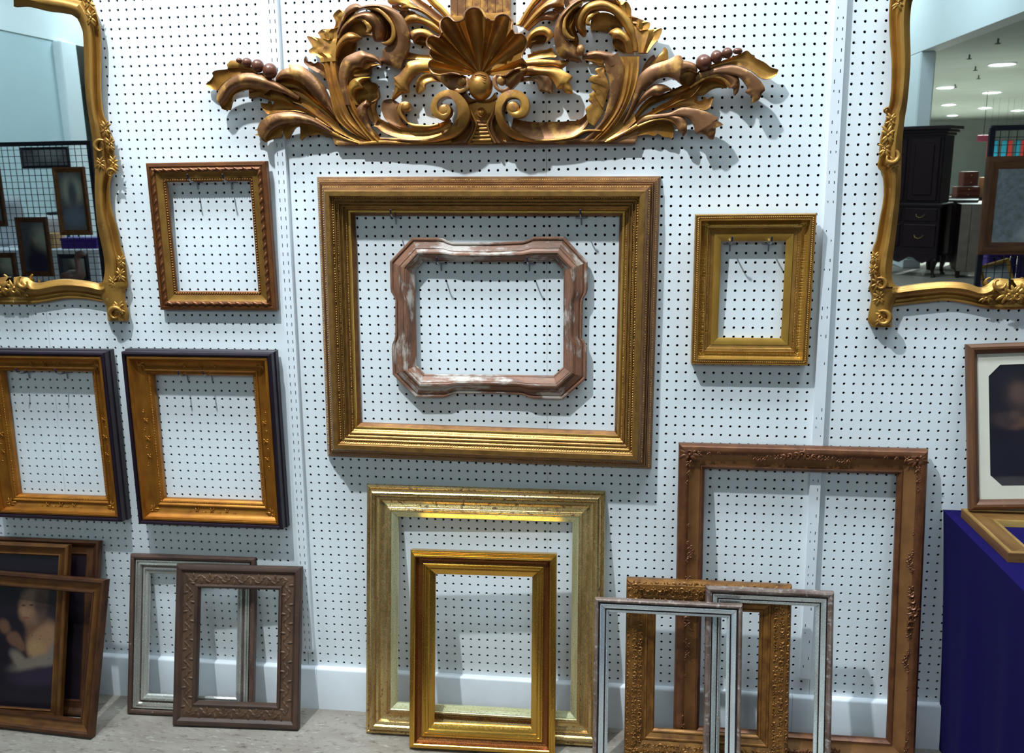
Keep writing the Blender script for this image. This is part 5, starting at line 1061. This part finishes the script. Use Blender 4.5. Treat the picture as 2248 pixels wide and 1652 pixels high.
# ------------------------------------------------------------------ the hall behind the camera, seen in the mirrors (metres from here on)
K_ = 1/IN
def bm(a, b): return MB().box([q*K_ for q in a], [q*K_ for q in b])
def rb(a, b, c=.01): return MB().rbox([q*K_ for q in a], [q*K_ for q in b], c*K_)
def mthing(name, label, cat, x, y, z=0.0, rz=0.0, group=None): return thing(name, label, cat, (x*K_, y*K_, z*K_), (0, 0, rz), group)
M_ceil = plain('ceiling_white', (.72, .78, .76, 1), .85, 0, .03, .3)
M_ceil2 = plain('grey_green_ceiling_tile', (.54, .63, .61, 1), .85, 0, .06, .3)
M_bulk = plain('white_bulkhead', (.82, .88, .9, 1), .7, 0, .03, .3)
M_slot = plain('dark_vent_slot', (.10, .12, .12, 1), .8)
M_tube = plain('lit_panel', (.88, .97, 1, 1), .5, emit=5.0)
M_mahog = plain('dark_mahogany', lin(34, 14, 22), .4, 0, .25, 4, .3)
M_brass = plain('brass', lin(190, 160, 96), .3, .9)
M_grey = plain('weathered_board', lin(126, 110, 98), .7, 0, .2, 2)
M_redbox = plain('red_brown_chest', lin(120, 58, 44), .45, 0, .2, 4)
M_wire = plain('black_wire', lin(26, 24, 40), .45, .3)
M_cloth = plain('white_linen', (.78, .80, .86, 1), .9, 0, .06, 2)
M_pink = plain('pale_cushion', (.74, .70, .74, 1), .9, 0, .05, 3)
M_purple = plain('purple_plastic', lin(70, 30, 150), .4)
M_orange = plain('tan_box', lin(214, 168, 110), .6)
M_redban = plain('red_banner_cloth', lin(220, 70, 66), .8); M_cyban = plain('cyan_banner_cloth', lin(40, 170, 205), .8)
M_goose = plain('brown_carved_wood', lin(96, 66, 58), .5, 0, .2, 4)
M_marsign = plain('maroon_sign', lin(120, 44, 60), .6)
tag(obj('ceiling', bm((-8.6, -26, 5.2), (5.0, .1, 5.35)), M_ceil, None, 0), kind='structure')
tag(obj('ceiling_right', bm((5.26, -42, 3.2), (24, -4, 3.3)), M_ceil2, None, 0), kind='structure')
tag(obj('ceiling_left', bm((-24, -26, 3.75), (-8.75, 0, 3.85)), M_ceil, None, 0), kind='structure')
tag(obj('trim_3', bm((5.0, -14.2, 3.17), (5.25, -1, 5.2)), M_bulk, None, 0), kind='structure')
tag(obj('trim_4', bm((-8.75, -20, 3.75), (-8.6, 0, 5.2)), M_bulk, None, 0), kind='structure')
tag(obj('wall_left', bm((-8.8, -12.1, 0), (-8.62, -7.4, 3.75)), plain('pale_blue_wall', (.52, .66, .70, 1), .7, 0, .03, .3), None, 0), kind='structure')
tag(obj('wall_far_left', bm((-24, -20.2, 0), (5, -20, 5.2)), plain('grey_green_wall', (.36, .42, .34, 1), .8, 0, .08, .2), None, 0), kind='structure')
tag(obj('wall_far_right', bm((5, -42.2, 0), (26, -42, 3.3)), M_ceil2, None, 0), kind='structure')
def column(name, label, x0, x1, y0, y1, z):
    o = thing(name, label, 'column', ((x0+x1)/2*K_, (y0+y1)/2*K_, 0)); w_, d_ = (x1-x0)/2, (y1-y0)/2
    obj('shaft', rb((-w_, -d_, 0), (w_, d_, z), .02), M_bulk, o, 30); obj('plinth', rb((-w_-.02, -d_-.02, 0), (w_+.02, d_+.02, .14), .01), M_bulk, o, 30)
column('column', 'white square column reflected in the left mirror', -8.76, -8.48, -12.55, -12.1, 3.75)
column('column', 'white square column at the left of the right mirror reflection', 5.0, 5.22, -12.85, -12.2, 3.17)
# ceiling vents, lit panels and downlights
v_ = thing('ceiling_vent', 'slatted ceiling vent at the top of the right mirror reflection', 'vent', (3.9*K_, -9*K_, 5.18*K_))
obj('tray', bm((-.3, -3.5, -.01), (.3, 3.5, .02)), M_ceil, v_, 0)
for j in range(5): obj('slot', bm((-.24+.1*j, -3.4, -.02), (-.2+.1*j, 3.4, -.005)), M_slot, v_, 0)
for j, (ax, ay) in enumerate(AREAS):
    o = thing('ceiling_panel', 'lit ceiling panel above the pegboard, %s' % ('left of three', 'middle of three', 'right of three')[j], 'ceiling light', (ax, ay, 204.2), (0, 0, 0), 'ceiling panels')
    for s in (-1, 1): obj('frame_side', MB().box((-31, s*11.5-.6, -.6), (31, s*11.5+.6, .8)), M_bulk, o, 0); obj('frame_end', MB().box((s*30.4-.6, -11, -.6), (s*30.4+.6, 11, .8)), M_bulk, o, 0)
    obj('housing', MB().box((-31, -12, .2), (31, 12, .8)), M_bulk, o, 0)
first = None
for j, (x, y, lb) in enumerate(((7.06, -14.8, 'largest bright round ceiling lamp in the right mirror'), (7.8, -20.1, 'second ceiling lamp from the white column in the right mirror'), (9.55, -22.3, 'ceiling lamp right of the second row in the right mirror'),
        (10.2, -27.6, 'small far ceiling lamp left of its row in the right mirror'), (12.1, -30.1, 'small far ceiling lamp in the middle of its row'), (14.0, -32.5, 'far ceiling lamp at the right edge of the right mirror'), (12.8, -35.5, 'farthest ceiling lamp just above the dark cupboard'))):
    if first is None:
        first = o = thing('downlight', '', 'ceiling light')
        obj('rim', MB().lathe([(9, 0), (9, -1.0), (8.2, -1.2), (8.0, -.2)], 20), M_bulk, o); obj('lens', MB().lathe([(8.1, -.4), (8.1, -.9), (3, -1.4)], 20), plain('bright_lens', (1, 1, 1, 1), .5, emit=30.0), o)
    else: o = copy_tree(first)
    o.location = (x, y, 3.2); o['label'] = lb; o['group'] = 'round ceiling lamps'
    sl = bpy.data.lights.new('downlight_beam', 'SPOT'); sl.energy = 2600; sl.spot_size = 2.6; sl.spot_blend = 1; sl.shadow_soft_size = .15; sl.color = (.86, 1, .96)
    so = bpy.data.objects.new('downlight_beam', sl); COL.objects.link(so); so.location = (x, y, 3.14)
for (x, y) in ((-1.8, -10.5), (-1.8, -14.5), (-7.2, -9.5), (-7.2, -13), (3.7, -9.5), (3.7, -13)):  # panels added to brighten the hall that the mirrors reflect
    o = mthing('ceiling_panel', 'added light panel that brightens the hall behind the camera', 'ceiling light', x, y, 5.19, 0, 'added hall light panels')
    obj('housing', rb((-.8, -.32, -.06), (.8, .32, .0), .01), M_bulk, o, 30)
    al = bpy.data.lights.new('added_hall_panel', 'AREA'); al.shape = 'RECTANGLE'; al.size = 1.5; al.size_y = .56; al.energy = 85; al.color = (.72, .92, 1)
    ao = bpy.data.objects.new('added_hall_panel_light', al); COL.objects.link(ao); ao.location = (x, y, 5.12)
spr = None
for nth, (x, y) in zip(('topmost', 'second from the top', 'third from the top', 'fourth from the top', 'fifth from the top', 'lowest and farthest'), ((5.5, -9.3), (5.7, -11.2), (6.0, -13.2), (6.8, -15.3), (7.5, -17.2), (7.8, -19.5))):
    if spr is None:
        spr = o = thing('sprinkler', 'small dark ceiling sprinkler reflected in the right mirror', 'sprinkler', group='ceiling sprinklers')
        obj('pipe', MB().tube([(0, 0, 0), (0, 0, -2.2)], .5, 8), M_slot, o); obj('deflector', MB().lathe([(.5, -2.2), (1.6, -2.5), (1.6, -2.8), (.4, -3.0)], 12), M_slot, o)
    else: o = copy_tree(spr)
    o.location = (x, y, 3.2); o['label'] = 'dark ceiling sprinkler in the right mirror, '+nth
# dark carved cupboard, right mirror
c_ = mthing('carved_cupboard', 'tall dark carved cupboard reflected in the right mirror', 'cupboard', 4.85, -11.45, 0, math.radians(32))
obj('upper_case', rb((-.5, -.24, 1.0), (.42, .24, 1.98), .01), M_mahog, c_, 30)
obj('lower_case', rb((-.56, -.28, .3), (.46, .28, 1.0), .01), M_mahog, c_, 30)
obj('waist_moulding', rb((-.58, -.3, .98), (.48, .3, 1.03), .012), M_mahog, c_, 30)
co_ = MB()
for k, (e, z0, z1) in enumerate(((.02, 1.95, 1.99), (.05, 1.99, 2.03), (.09, 2.03, 2.08))): co_.rbox([(-.5-e)*K_, (-.24-e)*K_, z0*K_], [(.42+e)*K_, (.24+e)*K_, z1*K_], .2)
obj('cornice', co_, M_mahog, c_, 30)
for x0, x1 in ((-.46, -.06), (-.02, .38)):
    d_ = obj('door', rb((x0, .235, 1.06), (x1, .262, 1.92), .01), M_mahog, c_, 30); obj('panel', rb((x0+.07, .255, 1.14), (x1-.07, .275, 1.84), .012), M_mahog, d_, 30)
for z0, z1 in ((.78, .96), (.42, .74)):
    for x0, x1 in ((-.52, -.06), (-.02, .42)):
        d_ = obj('drawer', rb((x0, .275, z0), (x1, .3, z1), .01), M_mahog, c_, 30)
        xm = (x0+x1)/2; zm = (z0+z1)/2; obj('handle', MB().tube([((xm-.06)*K_, .3*K_, (zm+.01)*K_), ((xm-.04)*K_, .33*K_, (zm-.02)*K_), (xm*K_, .335*K_, (zm-.035)*K_), ((xm+.04)*K_, .33*K_, (zm-.02)*K_), ((xm+.06)*K_, .3*K_, (zm+.01)*K_)], .25, 6), M_brass, d_)
ap = [(-.56, .32)] + [(-.56+1.02*k/16, .24+.045*math.cos(k*math.pi/2.6)) for k in range(17)] + [(.46, .32)]
n = len(ap); obj('apron', MB().add([(x*K_, .29*K_, z*K_) for x, z in ap] + [(x*K_, .25*K_, z*K_) for x, z in ap], [tuple(range(n)), tuple(range(n, 2*n))[::-1]] + [(i, (i+1) % n, n+(i+1) % n, n+i) for i in range(n)]), M_mahog, c_, 30)
for x in (-.5, .4):
    for y in (-.22, .22): obj('leg', MB().tube([((x)*K_, y*K_, .32*K_), (x*1.06*K_, y*1.1*K_, .24*K_), (x*K_, y*K_, .1*K_), (x*1.03*K_, y*1.05*K_, .03*K_), (x*1.06*K_, y*1.1*K_, 0)], [1.9, 1.9, 1.0, .9, 1.5], 8), M_mahog, c_)
b2 = mthing('dark_bureau', 'dark bureau just right of and behind the carved cupboard', 'bureau', 5.62, -12.1, 0, math.radians(20))
obj('case', rb((-.3, -.25, .12), (.3, .25, 1.0), .01), M_mahog, b2, 30); obj('top', rb((-.33, -.28, 1.0), (.33, .28, 1.04), .01), M_mahog, b2, 30)
for x in (-.26, .26):
    for y in (-.2, .2): obj('foot', MB().tube([(x*K_, y*K_, 0), (x*K_, y*K_, .13*K_)], [1.2, 1.8], 8), M_mahog, b2)
s_ = mthing('pale_side_cabinet', 'grey-brown bare wood cabinet side, right of the carved cupboard in the mirror', 'cabinet', 5.55, -10.95, 0, math.radians(8))
for k in range(3): obj('plank', rb((-.19+.13*k, .0, .1), (-.065+.13*k, .03, 1.02), .004), M_grey, s_, 30)
obj('carcass', rb((-.19, -.4, .1), (.2, 0, 1.02), .005), M_mahog, s_, 30)
for x in (-.16, .17): obj('foot', MB().tube([(x*K_, -.6, 0), (x*K_, -.6, .12*K_)], [1.0, 1.6], 8), M_mahog, s_)
tb2 = mthing('dark_table', 'dark table carrying red-brown chests, reflected in the right mirror', 'table', 6.35, -12.9)
obj('top', rb((-.55, -.3, .99), (.55, .3, 1.04), .01), M_mahog, tb2, 30)
for x in (-.5, .5):
    for y in (-.25, .25): obj('leg', rb((x-.03, y-.03, 0), (x+.03, y+.03, .99), .005), M_mahog, tb2, 30)
for j, (x, z, w_, h_, lb) in enumerate(((5.9, 1.04, .34, .16, 'lowest red-brown chest on the dark table'), (5.92, 1.21, .22, .22, 'small red-brown drawer chest stacked on another'), (6.2, 1.04, .16, .3, 'upright tan box beside the red-brown chests'))):
    o = mthing('chest', lb, 'chest', x+.12, -12.85, z)
    obj('body', rb((-w_/2, -.12, 0), (w_/2, .12, h_), .006), M_redbox if j < 2 else M_orange, o, 30)
    for k in range(2): d_ = obj('drawer', rb((-w_/2+.015, .115, .02+k*h_/2), (w_/2-.015, .13, h_/2-.01+k*h_/2), .004), M_redbox if j < 2 else M_orange, o, 30); obj('knob', MB().ball((0, .135*K_, (h_*.25+k*h_/2)*K_), .4, 8, 6), M_brass, d_)
# black wire display grids
def gridwall(name, label, x0, x1, z1, y, tint):
    g_ = mthing(name, label, 'display grid', 0, y); cell = .0762
    nx = int((x1-x0)/cell); nz = int(z1/cell)
    mb = MB()
    for k in range(nx+1): mb.box([(x0+k*cell-.003)*K_, -.12, .1*K_], [(x0+k*cell+.003)*K_, .12, z1*K_])
    tag(obj('upright_wires', mb, M_wire, g_, 0), kind='stuff'); mb = MB()
    for k in range(nz+1): mb.box([x0*K_, -.2, (.1+k*cell*.95-.003)*K_], [x1*K_, 0, (.1+k*cell*.95+.003)*K_])
    tag(obj('cross_wires', mb, M_wire, g_, 0), kind='stuff')
    for x in (x0, x1): obj('post', rb((x-.025, -.025, 0), (x+.025, .025, z1+.03), .004), M_wire, g_, 30)
    obj('top_bar', rb((x0-.02, -.02, z1), (x1+.02, .02, z1+.05), .004), M_wire, g_, 30)
    for x in (x0, x1): obj('foot', rb((x-.03, -.25, 0), (x+.03, .25, .04), .004), M_wire, g_, 30)
    return g_
gridwall('wire_grid', 'black wire display grid hung with pictures, reflected in the left mirror', -7.3, -5.28, 1.95, -7.45, 0)
gridwall('wire_grid', 'black wire display grid at the right edge of the right mirror', 4.3, 5.7, 1.9, -7.1, 0)
def small_pic(label, x0, x1, z0, z1, y, fmat, art, rail=.05, tilt=0.0):
    o = mthing('small_picture', label, 'picture', x0, y, z0, math.pi*0)
    W1, H1 = (x1-x0)*K_, (z1-z0)*K_; r_ = rail*K_
    # faces +y (towards the pegboard)
    mb_prof = [(0, 0), (0, .8), (r_*.3, 1.1), (r_*.6, .8), (r_, .5), (r_, 0)]
    rails(o, W1, H1, mb_prof, fmat); canvas(o, 'canvas', art, r_*.9, W1-r_*.9, r_*.9, H1-r_*.9, .4)
    o.rotation_euler = (0, tilt, math.pi); o.location = (x1, y, z0)
    return o
A1 = painting('small_portrait_art', lin(78, 78, 84), [(7, 13, 3.2, 6, 0, lin(40, 20, 24), .4), (7, 17.5, 1.6, 2.2, 0, lin(120, 86, 70), .4), (7, 19.3, 1.9, 1.5, 0, lin(40, 26, 24), .4), (7, 6, 6, 6, 0, lin(26, 22, 44), .4), (3, 18, 5, 5, 0, lin(140, 144, 128), .8)])
A2 = painting('small_landscape_art', lin(96, 98, 100), [(7.5, 20, 4.6, 6, 0, lin(170, 172, 150), .6), (7.5, 18, 2.2, 7, 0, lin(84, 92, 96), .6), (7.5, 8, 5, 4, 0, lin(104, 110, 126), .7)])
A3 = painting('grey_sky_art', lin(140, 144, 146), [(6, 20, 5, 4, .3, lin(206, 204, 190), .7), (9, 8, 6, 4, -.2, lin(186, 190, 188), .7), (5, 12, 4, 3, .2, lin(60, 64, 70), .7)])
small_pic('portrait of a dark figure on the grid in the left mirror, lower middle', -6.28, -5.87, .46, 1.15, -7.38, G_st, A1, .06)
small_pic('pale hazy picture in a gold frame on the grid in the left mirror', -5.72, -5.32, .94, 1.71, -7.37, G_st2, A2, .06)
small_pic('picture at the left edge of the grid in the left mirror, upper', -6.78, -6.38, 1.05, 1.75, -7.38, G_st, A2, .06)
small_pic('picture at the left edge of the grid in the left mirror, lower', -6.75, -6.34, .16, .74, -7.38, G_st, A1, .06)
small_pic('wide dim picture behind the top of the grid in the left mirror', -6.19, -5.59, 1.7, 1.94, -7.52, M_wire, A3, .03)
small_pic('dark picture low on the grid behind the wooden goose', -5.8, -5.42, .2, .72, -7.38, M_wire, A1, .05)
small_pic('grey cloudy picture in a dark and silver frame on the right-hand grid', 4.24, 5.0, .72, 1.66, -7.02, G_pic, A3, .12)
# wooden goose on a plinth
pl_ = mthing('plinth', 'dark plinth carrying the wooden goose, reflected in the left mirror', 'plinth', -5.37, -7.0); obj('block', rb((-.12, -.1, 0), (.12, .1, .36), .01), M_wire, pl_, 30); obj('cap', rb((-.14, -.12, .36), (.14, .12, .39), .008), M_wire, pl_, 30)
gz = mthing('wooden_goose', 'brown wooden goose figure at the lower right of the left mirror reflection', 'figurine', -5.37, -7.0, .392)
P_ = [(-.16, 0, .10), (-.12, 0, .10), (-.05, 0, .10), (.03, 0, .11), (.07, 0, .15), (.075, 0, .21), (.06, 0, .27), (.055, 0, .32), (.075, 0, .36), (.11, 0, .365), (.15, 0, .355), (.17, 0, .35)]
R_ = [.01, .05, .088, .085, .06, .04, .032, .032, .04, .036, .018, .006]
gb = obj('body', MB().tube([tuple(q*K_ for q in p) for p in P_], [r*K_ for r in R_], 14), M_goose, gz, 80)
obj('base', MB().lathe([(3.2, 0), (3.2, .4), (2.4, .7), (2.2, 1.2)], 16), M_goose, gz)
for sy in (-1, 1): obj('wing', MB().ball((-.05*K_, sy*.07*K_, .12*K_), (.09*K_, .03*K_, .05*K_), 12, 8), M_goose, gz, 80)
# linens, cushion on a folding stand, boxes behind the left grid
lt = mthing('linen_table', 'white-clothed table behind the grid in the left mirror', 'table', -7.1, -9.1)
obj('cloth', rb((-1.0, -.4, .0), (1.0, .4, .62), .03), M_cloth, lt, 30); obj('top_cloth', rb((-1.03, -.43, .6), (1.03, .43, .66), .02), M_cloth, lt, 30)
def pillow(label, x, y, z, w_, h_, mat, rz=0.0):
    o = mthing('cushion', label, 'cushion', x, y, z); vs = []; fs = []; n = 10
    for s in (1, -1):
        for a in range(n+1):
            for b in range(n+1):
                u, v = a/n*2-1, b/n*2-1; pin = 1-.12*(abs(u*v)); t_ = max(0, (1-u**4)*(1-v**4))**.5
                vs.append((u*w_/2*pin*K_, s*.07*t_*K_, (h_/2+v*h_/2*pin)*K_))
        o0 = 0 if s > 0 else (n+1)**2
        for a in range(n):
            for b in range(n): q = o0+a*(n+1)+b; fs.append((q, q+1, q+n+2, q+n+1))
    obj('cover', MB().add(vs, fs), mat, o, 70); obj('piping', MB().tube([(-w_/2*K_*.98, 0, h_*.02*K_), (0, 0, h_*.03*K_), (w_/2*K_*.98, 0, h_*.02*K_)], .25, 6), mat, o); o.rotation_euler[2] = rz
pillow('white cushion at the left of the linen table, behind the grid', -7.75, -9.1, .66, .75, .72, M_cloth)
pillow('lilac cushion near the middle of the linen table, behind the grid', -7.12, -9.2, .66, .5, .42, M_pink)
pillow('pale cushion on the folding stand behind the grid', -7.2, -9.75, 1.1, .4, .4, M_pink, .3)
fs_ = mthing('folding_stand', 'dark folding stand with crossed legs behind the grid in the left mirror', 'stand', -7.2, -9.75)
for sy in (-1, 1): obj('leg', MB().tube([(-.18*K_, sy*5, 0), (.18*K_, sy*5, 1.08*K_)], .5, 6), M_wire, fs_); obj('leg', MB().tube([(.18*K_, sy*4.4, 0), (-.18*K_, sy*4.4, 1.08*K_)], .5, 6), M_wire, fs_)
obj('seat', rb((-.2, -.16, 1.06), (.2, .16, 1.1), .01), M_wire, fs_, 30)
o = mthing('tan_box', 'tan box on the linen table below the folding stand', 'box', -6.95, -8.9, .661); obj('body', rb((-.17, -.12, 0), (.17, .12, .16), .006), M_orange, o, 30); obj('lid', rb((-.175, -.125, .16), (.175, .125, .2), .006), M_orange, o, 30)
o = mthing('purple_box', 'long purple box on the linen table, lower right of the left mirror', 'box', -6.4, -8.85, .661); obj('body', rb((-.26, -.12, 0), (.26, .12, .1), .01), M_purple, o, 30); obj('lid', rb((-.265, -.125, .1), (.265, .125, .14), .01), M_purple, o, 30)
# purple crate and a small frame below the right grid
o = mthing('purple_crate', 'purple slatted plastic crate low in the right mirror', 'crate', 4.72, -7.6)
obj('base', rb((-.2, -.15, 0), (.2, .15, .05), .005), M_purple, o, 30)
for k in range(6): obj('slat', rb((-.2+.068*k, .14, .05), (-.16+.068*k, .155, .66), .004), M_purple, o, 30); obj('slat', rb((-.2+.068*k, -.155, .05), (-.16+.068*k, -.14, .66), .004), M_purple, o, 30)
for s in (-1, 1): obj('side', rb((s*.2-.01, -.15, .05), (s*.2+.01, .15, .66), .004), M_purple, o, 30)
obj('rim', rb((-.21, -.16, .66), (.21, .16, .7), .006), M_purple, o, 30)
o = small_pic('small gold frame standing tilted at the foot of the right mirror reflection', 4.42, 4.72, .37, .68, -7.25, G_f9b, A3, .035, .3)
st_ = mthing('low_box', 'low dark box under the tilted gold frame in the right mirror', 'box', 4.55, -7.26); obj('body', rb((-.22, -.08, 0), (.22, .08, .25), .006), M_wire, st_, 30); obj('lid', rb((-.225, -.085, .25), (.225, .085, .29), .006), M_wire, st_, 30)
# far banners and a sign
for j, (x, mt_, lb) in enumerate(((10.56, M_redban, 'leftmost far red banner in the right mirror'), (10.72, M_cyban, 'far cyan banner beside the leftmost red one'), (10.95, M_cyban, 'far cyan banner seen through the right grid, left'), (11.1, M_redban, 'far red banner seen through the right grid, left'), (11.3, M_cyban, 'far cyan banner seen through the right grid, right'), (11.45, M_redban, 'far red banner seen through the right grid, right'))):
    o = mthing('banner', lb, 'banner', x, -25, 1.6, 0, 'far banners'); obj('cloth', rb((-.06, -.01, 0), (.06, .01, .46), .003), mt_, o, 30); obj('rod', MB().tube([(-.08*K_, 0, .47*K_), (.08*K_, 0, .47*K_)], .4, 6), M_wire, o)
    obj('cord', MB().tube([(0, 0, .47*K_), (0, 0, 1.6*K_)], .08, 5), M_wire, o)
o = mthing('hanging_sign', 'small maroon hanging sign far off in the right mirror', 'sign', 9.35, -22, 2.0); obj('board', rb((-.14, -.02, 0), (.14, .02, .16), .005), M_marsign, o, 30); obj('rod', MB().tube([(0, 0, .16*K_), (0, 0, 1.2*K_)], .3, 6), M_wire, o)
# the spot lamp that lights the pegboard
o = thing('spot_lamp', 'ceiling spot lamp shining on the pegboard', 'lamp', (KEYP.x, KEYP.y, 204.7))
obj('stem', MB().tube([(0, 0, 0), (0, 0, -8)], .5, 8), M_bulk, o); dv = (Vector((18, 0, 58))-KEYP).normalized()
c0 = Vector((0, 0, KEYP.z-204.7)); obj('can', MB().tube([c0-dv*9, c0-dv*8.5, c0-dv*5], [1.5, 3.6, 4.2], 16), M_bulk, o)
